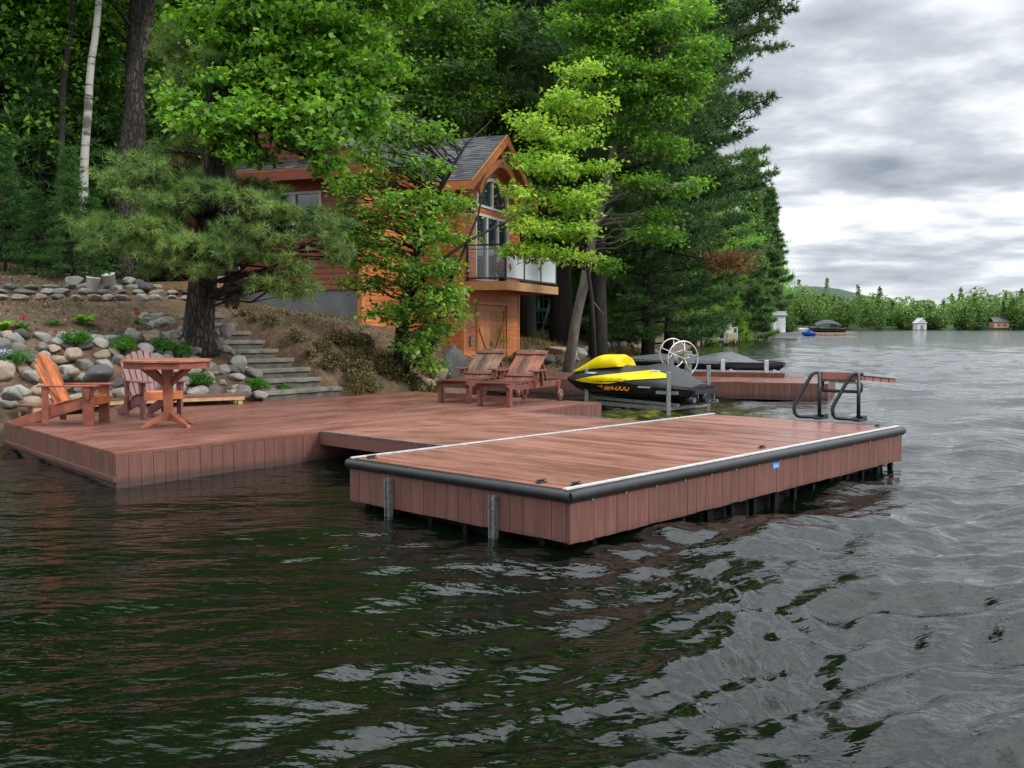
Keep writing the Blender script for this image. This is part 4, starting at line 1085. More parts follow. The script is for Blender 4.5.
# lettering along the near flank (the flank at local -y faces the camera)
p0 = side_pt(.40, .42, -1, .03); p1 = side_pt(.64, .42, -1, .03); p0.z = .405; p1.z = .40
text_on('SEA-DOO', .145, M['orange'], jet, p0, p1-p0, Vector((0,.05,1)))
mb = MB(); q0_ = side_pt(.33, .335, -1, .03); mb.add([side_pt(.34,.46,-1,.03), side_pt(.39,.42,-1,.03), side_pt(.395,.49,-1,.03)], [(0,1,2)]); mb.build('flame_mark', M['orange'], jet)
def patch(s0, s1, z0, z1, m, name, sk=0, off=.03):
    mb = MB(); rows = [[side_pt(s0+(s1-s0)*i/6+sk*k, z0+(z1-z0)*k, -1, off) for k in (0, .5, 1)] for i in range(7)]; mb.grid(rows); mb.build(name, m, jet)
patch(.22,.30,.70,.73,M['silver'],'cover_badge',.02); patch(.78,.93,.36,.43,M['silver'],'hull_decal',.01); patch(.66,.75,.47,.50,M['silver'],'hull_decal',.005); patch(.70,.77,.795,.815,M['silver'],'cover_badge')
# jet pump and stern step
mb = MB(); mb.tube([(LJ-.02,-.0,.30),(LJ+.12,0,.30)], [.12,.09], 14); mb.tube([(LJ-.1,-.36,.27),(LJ+.05,-.36,.27)], .09, 12); mb.box(LJ-.02,LJ+.1,-.42,.42,.38,.46); mb.tube([(LJ+.08,-.3,.42),(LJ+.1,-.3,.2),(LJ+.1,.3,.2),(LJ+.08,.3,.42)], .018, 6)
mb.build('pump', M['rubber'], jet)
mb = MB(); mb.tube([(LJ+.052,-.36,.27),(LJ+.06,-.36,.27)], .05, 12); mb.build('drain', M['galv'], jet)

def wheel_parts(root, c, nrm, r=.40, spokes=5):
    """hand wheel of a boat lift"""
    c = Vector(c); nrm = Vector(nrm).normalized(); x = nrm.cross(Vector((0,0,1))).normalized(); y = x.cross(nrm)
    mb = MB(); mb.tube([c+(x*math.cos(2*math.pi*k/36)+y*math.sin(2*math.pi*k/36))*r for k in range(36)], .016, 7, closed=True)
    wh = mb.build('hand_wheel', M['alu'], root)
    for k in range(spokes):
        a = 2*math.pi*k/spokes+.4; mb = MB(); mb.tube([c+nrm*.05, c+(x*math.cos(a)+y*math.sin(a))*r], .011, 6); mb.build('spoke', M['alu'], wh)
    mb = MB(); mb.tube([c-nrm*.12, c+nrm*.07], .035, 10); mb.build('hub', M['galv'], wh)
def V3(p, z): return Vector((p.x, p.y, z))
# lift of the watercraft: two near posts, two far posts, rails, bunks, wheel
ay = Vector((-ax.y, ax.x, 0))      # away from the camera
nl_ = JO+ax*(.03*LJ+.35)-ay*.72; nr_ = JO+ax*(LJ*.86)-ay*.72
A_ = at(586, 402, .05); B_ = W(668.5, 392, 18.75); A_ = Vector((A_.x, A_.y, 0)); A_ = V3(W(586.5, 392, 20.55), 0); B_ = V3(B_, 0)
off = ay*1.5
lf = empty('watercraft_lift', V3(A_, 0), 'grey tubular lift with hand wheel under the yellow and black watercraft', 'boat lift')
inv = -A_
posts = [(A_, 1.68-41*20.55/975), (B_, 1.68-45*18.75/975), (A_+off, .9), (B_+off, .9)]
for q, zt in posts:
    mb = MB(); mb.box(q.x-.04, q.x+.04, q.y-.04, q.y+.04, -.6, zt); loc(mb).build('post', M['galv'], lf, bevel=.005)
for o2 in (Vector(), off):
    mb = MB(); mb.bar(V3(A_+o2,.10), V3(B_+o2,.10), .05, .07); mb.bar(V3(A_+o2,.20)+ay*.12, V3(B_+o2+ax*.15,.17)+ay*.12, .05, .06); loc(mb).build('side_rail', M['galv'], lf)
mb = MB(); mb.bar(V3(A_,.1)+ax*.2, V3(A_+off,.1)+ax*.2, .05, .06); mb.bar(V3(B_,.1), V3(B_+off,.1), .05, .06); loc(mb).build('cross_beam', M['galv'], lf)
mb = MB(); mb.bar(V3(A_+off*.3,.13), V3(B_+off*.3,.13), .12, .05); mb.bar(V3(A_+off*.7,.13), V3(B_+off*.7,.13), .12, .05); loc(mb).build('bunk', M['rubber'], lf)
wc = W(683, 359, 20.6)
wheel_parts(lf, wc-A_, Vector((.45,-1,0)), .375)
mb = MB(); wp = wc+Vector((.13,.12,0)); mb.box(wp.x-.07, wp.x+.07, wp.y-.07, wp.y+.07, -.6, wc.z+.16); mb.box(wp.x-.1, wp.x+.1, wp.y-.1, wp.y+.1, wc.z-.1, wc.z+.1); loc(mb).build('winch_post', M['galv'], lf, bevel=.008)

# boat under a grey cover on the far side of the lake dock
b0 = W(784, 369, 25.8); b1 = W(640, 366, 29.6); bx = Vector((b1.x-b0.x, b1.y-b0.y, 0)); LB = bx.length; bx.normalize()
def zpx(py, d): return 1.68-(py-327)*d/975
boat = craft('covered_boat', LB, ip([0,.06,.2,.5,1],[.06,.35,.8,1.0,.95]), ip([0,.08,.3,1],[.62,.40,.32,.30]), ip([0,.1,.5,1],[.74,.74,.74,.74]),
             ip([0,.1,.22,.28,.32,.38,.55,.75,.85,1],[.70,.71,.73,.84,1.02,1.02,.86,.88,.92,.84]), Vector((b0.x, b0.y, 0)), bx,
             'low black boat under a grey cover on the far side of the lake dock', 'boat', (M['cover_black'], M['cover_grey']))
mb = MB(); rows = [[(s*LB, ip([0,.1,.3,.5,1],[.05,.42,.8,.95,.93])(s)+k*.03, .70+k*.02) for k in (0,1)] for s in np.linspace(.12,.8,12)]
mb.grid(rows); mb.grid([[(x, abs(y)+.02, z+.015) for x, y, z in r_] for r_ in rows]); mb.build('rub_strip', M['silver'], boat)
# its lift: rail, posts and rollers standing on the dock edge, hand wheel
e0 = D1+dd2*.75+dw*(Wd-.15); e1 = D1+dd2*4.6+dw*(Wd-.15)
bl = empty('boat_lift', V3(e0, 0), 'aluminium lift rail with short posts and hand wheel beside the grey covered boat', 'boat lift'); inv = -V3(e0, 0)
mb = MB(); mb.bar(V3(e0, HM+.12), V3(e1, HM+.12), .09, .09); mb.bar(V3(e0, HM+.06)-dw*.2, V3(e1, HM+.06)-dw*.2, .05, .05); loc(mb).build('rail', M['alu'], bl)
for px in (721.5, 765):
    tt = min(np.linspace(0, 5, 200), key=lambda t: abs(512+F*(e0+dd2*t).x/(e0+dd2*t).y-px)); q = e0+dd2*tt
    mb = MB(); mb.box(q.x-.055, q.x+.055, q.y-.22, q.y-.14, HM+.02, HM+.45); loc(mb).build('guide_post', M['alu'], bl, bevel=.008)
    mb = MB(); mb.box(q.x+.12, q.x+.32, q.y-.24, q.y-.1, HM+.04, HM+.14); mb.tube([(q.x+.22,q.y-.25,HM+.14),(q.x+.22,q.y-.1,HM+.14)], .06, 10); loc(mb).build('roller', M['alu'], bl)
wc = W(672.5, 353, 24.5); wheel_parts(bl, wc-V3(e0,0), Vector((.35,-1,0)), .36)
mb = MB(); mb.box(wc.x-.05, wc.x+.05, wc.y+.1, wc.y+.2, -.3, wc.z+.1); loc(mb).build('winch_post', M['galv'], bl)

# ================================================================ swim ladder with hoop rails on the floating dock
def curve(pts, rad_=.07, n=5):
    out = [Vector(pts[0])]
    for i in range(1, len(pts)-1):
        a, b, c_ = map(Vector, pts[i-1:i+2]); d0 = (a-b).normalized(); d1 = (c_-b).normalized()
        for k in range(n+1):
            f = k/n; out.append((b+d0*rad_).lerp(b, f).lerp(b.lerp(b+d1*rad_, f), f))
    out.append(Vector(pts[-1])); return out
h1 = at(819.5, 419.5, HF); h2 = at(858.5, 421.5, HF)
sl_ = empty('swim_ladder', V3(h1, HF), 'folded up swim ladder with black hoop rails and brown treads on the floating dock', 'ladder')
inv3 = -V3(h1, HF)
def l3(mb): mb.v = [(x+inv3.x, y+inv3.y, z+inv3.z) for x, y, z in mb.v]; return mb
pdir = Vector((-1, .12, 0)).normalized(); tips = []
for h in (h1, h2):
    top = h+Vector((-.03,0,.61))
    mb = MB(); mb.tube([h+Vector((0,0,.0)), top+Vector((.02,0,0))], .024, 10)
    low = h+pdir*.31+Vector((0,0,.14))
    pts = curve([h+Vector((.0,0,.035)), h+pdir*.30+Vector((0,0,.035)), h+pdir*.335+Vector((0,0,.16)), h+pdir*.09+Vector((0,0,.62)), h+Vector((.05,.02,.60))], .07)
    mb.tube(pts, .024, 10); l3(mb).build('hoop_rail', M['blackpaint'], sl_)
    mb = MB(); mb.frame_box(h-fu*.08-fv*.05+Vector((0,0,.004)), fu*.24, fv*.1, (0,0,.03)); mb.frame_box(h+fu*.02-fv*.05+Vector((0,0,.034)), fu*.12, fv*.1, (0,0,.035)); l3(mb).build('base_plate', M['blackpaint'], sl_, bevel=.004)
    tips.append(top)
od = Vector((.80,.60,0)); od = (V3(W(897, 381, 13.3), 0)-V3(tips[1], 0)); ll_ = od.length; od.normalize(); od3 = od*ll_+Vector((0,0,-.10))
side = tips[0]-tips[1]
for tp in tips:
    for dz_ in (0, -.095):
        mb = MB(); mb.bar(tp+Vector((0,0,dz_)), tp+od3+Vector((0,0,dz_)), .03, .03); l3(mb).build('stringer', M['alu'], sl_)
for i in range(5):
    p = tips[1]+od3*((i+.1)/5)+Vector((0,0,-.085)); mb = MB(); mb.frame_box(p+side*.02, side*.96, od3*.17, (0,0,.10)); l3(mb).build('tread', M['deck_v'], sl_, bevel=.004)
mb = MB(); zf = HF+.37; pts = [tips[0]+od*.14+Vector((0,0,-.06)), V3(tips[0]+od*.14, zf), V3(tips[1]+od*.14, zf), tips[1]+od*.14+Vector((0,0,-.06))]
mb.tube(curve(pts, .03, 3), .02, 8); l3(mb).build('foot_frame', M['blackpaint'], sl_)

# ================================================================ things farther along the shore
fdk = empty('neighbour_dock', W(703, 338, 88), 'small distant dock with white railings under the shoreline cedars', 'dock')
o_ = fdk.location.copy(); x1_ = W(738,338,88).x-o_.x; fdk.location.z = 0
mb = MB(); mb.box(-1.2, x1_, 0, 4, .45, .6); mb.build('decking', M['galv'], fdk)
mb = MB(); 
for x in np.linspace(-1, x1_-.1, 6): mb = MB(); mb.box(x, x+.15, .1, .25, -.5, .45); mb.build('pile', M['darkwall'], fdk)
mb = MB()
for x in (1.9, 2.7, x1_-1.1, x1_-.1): mb.box(x, x+.08, .05, .13, .6, 1.65)
mb.box(1.9, x1_, .05, .13, 1.57, 1.67); mb.box(1.9, x1_, .05, .13, 1.1, 1.15); mb.build('railing', M['white'], fdk)
mb = MB(); mb.box(1.9,2.5,1,1.6,.6,1.4); mb.box(1.9,2.5,1.6,1.7,1.4,2.1); mb.box(1.9,2,1,1.6,1.4,1.6); mb.box(2.4,2.5,1,1.6,1.4,1.6); o = mb.build('deck_chair', M['white'], None); o.location = (o_.x+.4, o_.y, 0); tag(o, 'white armchair standing on the small distant dock', 'chair')
mb = MB(); rows = [[(s*1.8, b*y, .62+z) for y, z in ((-1,.35),(-.8,.1),(0,0),(.8,.1),(1,.35))] for s, b in ((0,.05),(.2,.3),(.5,.4),(.8,.3),(1,.05))]; mb.grid(rows); o = mb.build('blue_kayak', M['bluetub'], None, solid=.04); o.location = (o_.x-.9, o_.y+1.0, .1); tag(o, 'short blue kayak lying on the small distant dock', 'kayak')
mb = MB(); mb.box(-.4,.4,0,.35,.0,.45); mb.box(-.4,-.3,0,.1,-.4,.0); mb.box(.3,.4,0,.1,-.4,0); o = mb.build('cooler_box', mat('cooler_tan', (.5,.38,.22)), None); o.location = (o_.x+2.6, o_.y-.05, .65); tag(o, 'tan box at the edge of the small distant dock', 'box')
# shed with dock farther on
sh_ = W(777, 335, 141); sd2 = empty('lakeside_shed', Vector((sh_.x, sh_.y, 0)), 'small white shed on a distant pier at the tip of the wooded shore', 'shed')
mb = MB(); mb.box(-2, 3.6, 0, 5, .3, .9); mb.build('pier', M['galv'], sd2)
mb = MB(); mb.box(-.2,1.5,1,3,.9,3.3); mb.build('wall', M['white'], sd2)
mb = MB(); mb.prism([(-.4,.8,3.3),(1.7,.8,3.3),(1.7,2,3.9),(-.4,2,3.9)], (0,0,.1)); mb.prism([(-.4,2,3.9),(1.7,2,3.9),(1.7,3.2,3.3),(-.4,3.2,3.3)], (0,0,.1)); mb.build('roof', M['galv'], sd2)
mb = MB(); mb.box(.3,.9,.94,1.0,.95,2.7); mb.build('door', M['silver'], sd2)
# distant marina: piers, canopy boat, runabouts
fm = W(826, 335, 205); mr = empty('far_pier', Vector((fm.x, fm.y, 0)), 'long low brown pier with boats far out on the lake', 'pier')
mb = MB(); mb.box(-9, 6.5, 0, 6, .1, .55); mb.build('decking', mat('pier_tan', (.36,.26,.19), (.25,.18,.13)), mr)
mb = MB()
for x in np.linspace(-8.5, 6, 8): mb = MB(); mb.box(x, x+.25, .1, .35, -.5, .1); mb.build('pile', M['darkwall'], mr)
def small_boat(L, b, h, m1, m2, label, loc_, rz, canopy=None, name='motor_boat'):
    r = empty(name, loc_, label, 'boat', 'boats far out on the lake', rz)
    rows = []
    for i in range(13):
        s = i/12; bb = b*float(np.interp(s, [0,.15,.4,1],[.05,.6,1,.9])); zk = float(np.interp(s,[0,.2,1],[.5,0,-.1]))*h; zg = h*float(np.interp(s,[0,1],[1.15,.9]))
        rows.append([(s*L, bb*k, zk+(zg-zk)*q) for k, q in ((-1,1),(-.9,.5),(-.5,.1),(0,0),(.5,.1),(.9,.5),(1,1))])
    mb = MB(); mb.grid(rows); mb.add(rows[-1], [tuple(range(7))]); mb.grid([[r_[0], (r_[0][0], 0, r_[0][2]+.1*h), r_[-1]] for r_ in rows]); mb.build('hull', m1, r)
    if canopy:
        z = canopy; rows = [[(L*(.15+.75*i/8), b*k, h+(z-h)*math.sin(math.pi*min(1,(i/8)*.9+.08))**.5*(1-.35*abs(k)**2)) for k in (-1.1,-.7,-.3,0,.3,.7,1.1)] for i in range(9)]
        mb = MB(); mb.grid(rows); mb.build('canopy', m2, r)
        for f in (.3,.75):
            mb = MB(); mb.box(L*f,L*f+.08,-b,-b+.08,h*.8,z*.8); mb.box(L*f,L*f+.08,b-.08,b,h*.8,z*.8); mb.build('canopy_frame', M['galv'], r)
    else:
        mb = MB(); mb.frame_box((L*.35,-b*.6,h), (.05,0,0), (0,b*1.2,0), (.35,0,.6)); mb.box(L*.55,L*.7,-b*.6,b*.6,h,h+.45); mb.build('windscreen', m2, r)
    return r
small_boat(7.5, 1.4, .9, M['iron'], M['cover_black'], 'boat with a low black canopy moored at the long far pier', Vector((fm.x-3, fm.y+2, .5)), 0, 2.7)
small_boat(2.6, .7, .7, M['bluetub'], M['bluetub'], 'small blue runabout on the water short of the long far pier', Vector((W(801,337,185).x, 185, .0)), .1)
for px, d, lab, mm in ((797, 214, 'white runabout behind the blue one, left of the canopy boat', 'white'), (806, 232, 'grey runabout beyond the white one at the far pier', 'silver'), (814, 250, 'far brown runabout just left of the black canopy', 'raw')):
    small_boat(5.5, 1.0, 1.1, M[mm], M['glass'], lab, Vector((W(px,335,d).x, d, .1)), .15*(px % 3))
# tiny boathouse on the far shore
hb = W(922, 330, 520); bh = empty('far_boathouse', Vector((hb.x, 520, .3)), 'tiny pale boathouse at the foot of the far wooded shore', 'house')
mb = MB(); mb.box(-2.4,2.4,0,6,0,3.6); mb.build('wall', M['white'], bh)
mb = MB(); mb.prism([(-2.8,-.4,3.4),(2.8,-.4,3.4),(0,-.4,6.2)], (0,6.8,0)); mb.build('roof', M['silver'], bh)
mb = MB(); mb.box(-.9,.9,-.05,0,0,2.3); mb.build('door', M['galv'], bh)
hb = W(1001, 329, 560); bh = empty('far_cottage', Vector((hb.x, 560, 1.2)), 'low tan cottage on the far shore at the edge of the picture', 'house')
mb = MB(); mb.box(-4,5,0,6,0,3.4); mb.build('wall', M['raw'], bh)
mb = MB(); mb.prism([(-4.6,-.5,3.3),(5.6,-.5,3.3),(5.6,3,5.8),(-4.6,3,5.8)], (0,0,.2)); mb.prism([(-4.6,3,5.8),(5.6,3,5.8),(5.6,6.5,3.3),(-4.6,6.5,3.3)], (0,0,.2)); mb.build('roof', M['shingle'], bh)
mb = MB(); mb.box(-2,-.5,-.05,0,.8,2.4); mb.box(1,3,-.05,0,.8,2.4); mb.build('windows', M['glass'], bh)

# ================================================================ stones
def rock_mesh(seed, sub=3):
    import bmesh
    bm = bmesh.new(); bmesh.ops.create_icosphere(bm, subdivisions=sub, radius=1)
    rs = np.random.default_rng(seed); D = rs.normal(0,1,(16,3)); D /= np.linalg.norm(D,axis=1)[:,None]; H = rs.uniform(.55,.92,16)
    for v in bm.verts:
        p = np.array(v.co)
        for d, h in zip(D, H):
            k = p@d
            if k > h: p = p-d*(k-h)*.93
        p = p*(1+.07*math.sin(p[0]*4+seed)+.04*math.sin(p[1]*9+seed*2)+.035*math.sin(p[2]*13+p[0]*9))
        v.co = p
    me = bpy.data.meshes.new('rock'); bm.to_mesh(me); bm.free(); me.polygons.foreach_set('use_smooth', [True]*len(me.polygons)); return me
RK = {}
def rocks_for(mk):
    if mk not in RK:
        RK[mk] = []
        for i in range(6):
            me = rock_mesh(i*7+len(mk)); me.materials.append(M[mk]); RK[mk].append(me)
    return RK[mk]
rs = random.Random(21)
def rock(p, sx, sy, sz, mk, label, group, cat_='stone', name='stone', tilt=.2):
    o = bpy.data.objects.new(name, rs.choice(rocks_for(mk))); C.objects.link(o)
    o.location = p; o.scale = (sx, sy, sz); o.rotation_euler = (rs.uniform(-tilt,tilt), rs.uniform(-tilt,tilt), rs.uniform(0,6.28)); return tag(o, label, cat_, group)
# rockery: courses of fieldstone climbing from the deck to the planting bed
foot = [Vector((-9.6,12.2,0)), Vector((-7.6,14.25,0)), Vector((-4.9,17.05,0)), Vector((-4.35,18.0,0))]
def along(poly_, t):
    for a, b in zip(poly_[:-1], poly_[1:]):
        L_ = (b-a).length
        if t <= L_: return a+(b-a)*(t/L_), (b-a).normalized()
        t -= L_
    return poly_[-1], (poly_[-1]-poly_[-2]).normalized()
TL = sum((b-a).length for a, b in zip(foot[:-1], foot[1:]))
for row in range(8):
    t = rs.uniform(0, .3)
    while t < TL:
        wdt = rs.uniform(.17, .38)*(1.12 if row < 3 else .95); p, d = along(foot, t+wdt/2); up_n = Vector((-d.y, d.x, 0))
        off_ = .10+row*.225+rs.uniform(-.05,.05); q = p+up_n*off_; hh = rs.uniform(.085,.14)*(1.15 if row < 3 else 1)
        zz = .36+row*.158+rs.uniform(-.02,.02)
        zz = max(zz, gz(q.x, q.y)+hh*.25)
        u_ = rs.random()
        mk, lb_, gp = ('stone', 'grey fieldstone bedded in the rockery behind the deck', 'grey fieldstones of the rockery') if u_ < .72 else (('stone_tan', 'tan or buff fieldstone bedded in the rockery behind the deck', 'tan fieldstones of the rockery') if u_ < .87 else ('stone_dark', 'dark fieldstone bedded in the rockery behind the deck', 'dark fieldstones of the rockery'))
        if rs.random() < .9: 
            o = rock(V3(q, zz), wdt*.58, rs.uniform(.14,.2), hh, mk, lb_, gp, tilt=.18); o.rotation_euler.z = math.atan2(d.y,d.x)+rs.uniform(-.3,.3)
        t += wdt*rs.uniform(.93, 1.1)
# stones beside the steps
for i in range(34):
    k = rs.uniform(0, 3.6); q = STEP0+ex*k+ey*(.95+rs.uniform(0,.75)); z = gz(q.x, q.y); sz_ = rs.uniform(.09,.2)
    rock(Vector((q.x, q.y, max(z+.03, .45+k*.36))), sz_, sz_*.8, sz_*.6, 'stone', 'grey stone in the edging between the rockery and the concrete steps', 'edging stones along the steps')
# low dry wall on the terrace above
for row in range(3):
    px = -14
    while px < 190:
        p = on_ground(px, 300-row*5.4, 15, 40); s_ = rs.uniform(.14,.27)
        rock(Vector((p.x, p.y, p.z+.05)), s_, .15, rs.uniform(.06,.10), 'stone' if rs.random() < .8 else 'stone_tan', 'flat stone in the low dry wall below the buckets', 'stones of the low upper wall', tilt=.1)
        px += s_*2*F/p.y*rs.uniform(.85,1.1)
def named_rock(px, py, d, sx, sz, mk, label, name='boulder', sy=None):
    p = W(px, py, d); return rock(p, sx, sy or sx*.8, sz, mk, label, None, 'boulder', name, .1)
named_rock(452, 367, 24.2, .36, .62, 'stone_dark', 'upright dark boulder at the corner of the cabin beside the weathered lounger')
named_rock(438, 374, 22.6, .26, .22, 'stone_tan', 'buff rock at the foot of the upright dark boulder')
named_rock(428, 383, 21.4, .22, .14, 'stone_tan', 'small buff rock where the brush meets the shore deck')
named_rock(421, 388, 20.9, .16, .09, 'stone_tan', 'smallest orange rock at the rear edge of the shore deck')
named_rock(437, 384, 21.6, .2, .16, 'stone', 'small grey rock between the buff rocks by the deck')
named_rock(508+18, 358, 31.5, .5, .34, 'stone', 'big grey rock just right of the cabin doors')
named_rock(541, 360, 31.5, .6, .26, 'stone_dark', 'broad dark rock on the bare bank right of the cabin')
named_rock(556, 350, 33, .5, .18, 'stone_tan', 'flat earthy slab on the bare bank beneath the leaning trunk')
named_rock(573, 356, 30.2, .16, .30, 'stone', 'narrow upright pale stone at the end of the bare bank')
named_rock(523, 340, 32, .35, .10, 'raw', 'pale wood block on the bank beside the cabin', 'timber_block') if False else None
named_rock(98, 376-1, 15.3, .33, .2, 'stone_dark', 'broad dark boulder behind the orange chair in the rockery')
named_rock(4, 371, 14.4, .21, .19, 'stone_tan', 'large rounded buff boulder at the left end of the rockery')
named_rock(12, 394, 13.9, .23, .14, 'stone', 'large pale grey boulder low in the rockery beside the bench')
named_rock(72, 354, 16.0, .20, .15, 'stone_tan', 'round buff boulder below the left moss cushion')
named_rock(73, 373, 15.4, .14, .10, 'stone_tan', 'pinkish stone just above the dark boulder')
named_rock(182+45, 331, 18.2, .20, .16, 'stone', 'pale boulder at the foot of the big pine trunk beside the steps')
for i in range(30):   # riprap on the bank beyond the lifts
    t = rs.uniform(0, 1); y = 31+t*26; a = np.interp(y, [30.5,33.5,41,52,68],[.4,2.6,5.2,8.5,12]); x = a-rs.uniform(-.3,1.6); s_ = rs.uniform(.15,.45)
    rock(Vector((x, y, max(gz(x,y), -.05)+.08)), s_, s_*.8, s_*.65, rs.choice(['stone','stone','stone_tan','stone_dark']), 'rock tumbled along the waterline beyond the covered watercraft', 'riprap rocks beyond the lifts')
# rock pile and buckets at the forest edge
for i, (px, py, s_, mk, lab) in enumerate(((128,281,.20,'stone','pale stone in the heap right of the white buckets'),(137,283,.22,'stone_dark','dark stone in the heap right of the white buckets'),(147,287,.24,'stone_dark','lower dark stone at the right end of the heap by the buckets'),(75,281,.24,'stone','flat grey stone lying left of the white buckets'),(118,288,.14,'stone','small stone resting between bucket and heap'))):
    p = on_ground(px, py+5, 15, 45); rock(Vector((p.x, p.y, p.z+.1)), s_, s_*.8, s_*.65, mk, lab, 'loose stones at the forest edge')
def bucket(px, py, tilt, label):
    p = on_ground(px, py, 15, 45); r = empty('plastic_bucket', p+Vector((0,0,.0)), label, 'bucket', 'white buckets at the forest edge'); r.rotation_euler = tilt; r.scale = (.74,.74,.80)
    mb = MB(); mb.lathe([(0,0),(.15,0),(.185,.42),(.2,.42),(.2,.46),(.185,.46),(.18,.44),(.145,.03),(0,.03)], (0,0,0), 22); mb.build('body', M['bucket'], r)
    mb = MB(); mb.tube([(.2*math.cos(a), .02, .42-.22*math.sin(a)) if False else (.205*math.cos(a), -.205*abs(math.sin(a))*.9, .42-.24*math.sin(a)) for a in np.linspace(0, math.pi, 12)], .006, 5); mb.build('handle', M['galv'], r)
bucket(92, 294, (.0,.12,0), 'white plastic bucket leaning slightly, left one of the pair')
bucket(112, 289, (.22,-.2,.3), 'white plastic bucket tipped back, right one of the pair')
# ================================================================ vegetation
def unit(v): return v/np.maximum(np.linalg.norm(v, axis=-1, keepdims=True), 1e-9)
def leaf_quads(P, size, rng, out=None, droop=.3, up=.5, wid=.62):
    """pointed leaves: 4-gons at points P, tips hanging outward and down, faces turned mostly upward"""
    n = len(P); A = rng.normal(0, 1, (n, 3)); A[:,2] *= .5
    if out is not None: A = A + out*.8
    A[:,2] -= droop; A = unit(A)
    Nn = rng.normal(0, 1, (n, 3)); Nn[:,2] += up*3; B = unit(np.cross(Nn, A))
    s = size*rng.uniform(.4, 1.3, (n, 1))
    fold = np.cross(A, B)*s*.12
    return np.stack([P, P+A*s*.45+B*s*wid*.5+fold, P+A*s, P+A*s*.45-B*s*wid*.5+fold], 1).reshape(-1, 3)
def maple_quads(P, size, rng, out=None, droop=.45, up=.45):
    """lobed leaf: an 8-gon with three points"""
    n = len(P); A = rng.normal(0, 1, (n, 3)); A[:,2] *= .5
    if out is not None: A = A+out*.7
    A[:,2] -= droop; A = unit(A); Nn = rng.normal(0, 1, (n, 3)); Nn[:,2] += up*3; B = unit(np.cross(Nn, A)); s = size*rng.uniform(.45, 1.3, (n, 1))
    sh = [(0,0),(.12,.30),(.50,.52),(.55,.22),(1,0),(.55,-.22),(.50,-.52),(.12,-.30)]
    return np.stack([P+A*s*a+B*s*b for a, b in sh], 1).reshape(-1, 3)
def tufts(P, D, n, length, width, rng, spread=.7):
    """bundles of needles: thin triangles fanning from P about D"""
    k = len(P); Pp = np.repeat(P, n, 0); Dd = np.repeat(D, n, 0)
    A = unit(Dd+rng.normal(0, spread, (k*n, 3))); B = unit(np.cross(A, rng.normal(0, 1, (k*n, 3))))
    L_ = length*rng.uniform(.6, 1.15, (k*n, 1)); w_ = width
    return np.stack([Pp-B*w_, Pp+B*w_, Pp+A*L_], 1).reshape(-1, 3)
def bezier(p0, p1, p2, n=6):
    return [p0*(1-t)**2+p1*2*t*(1-t)+p2*t*t for t in [i/n for i in range(n+1)]]

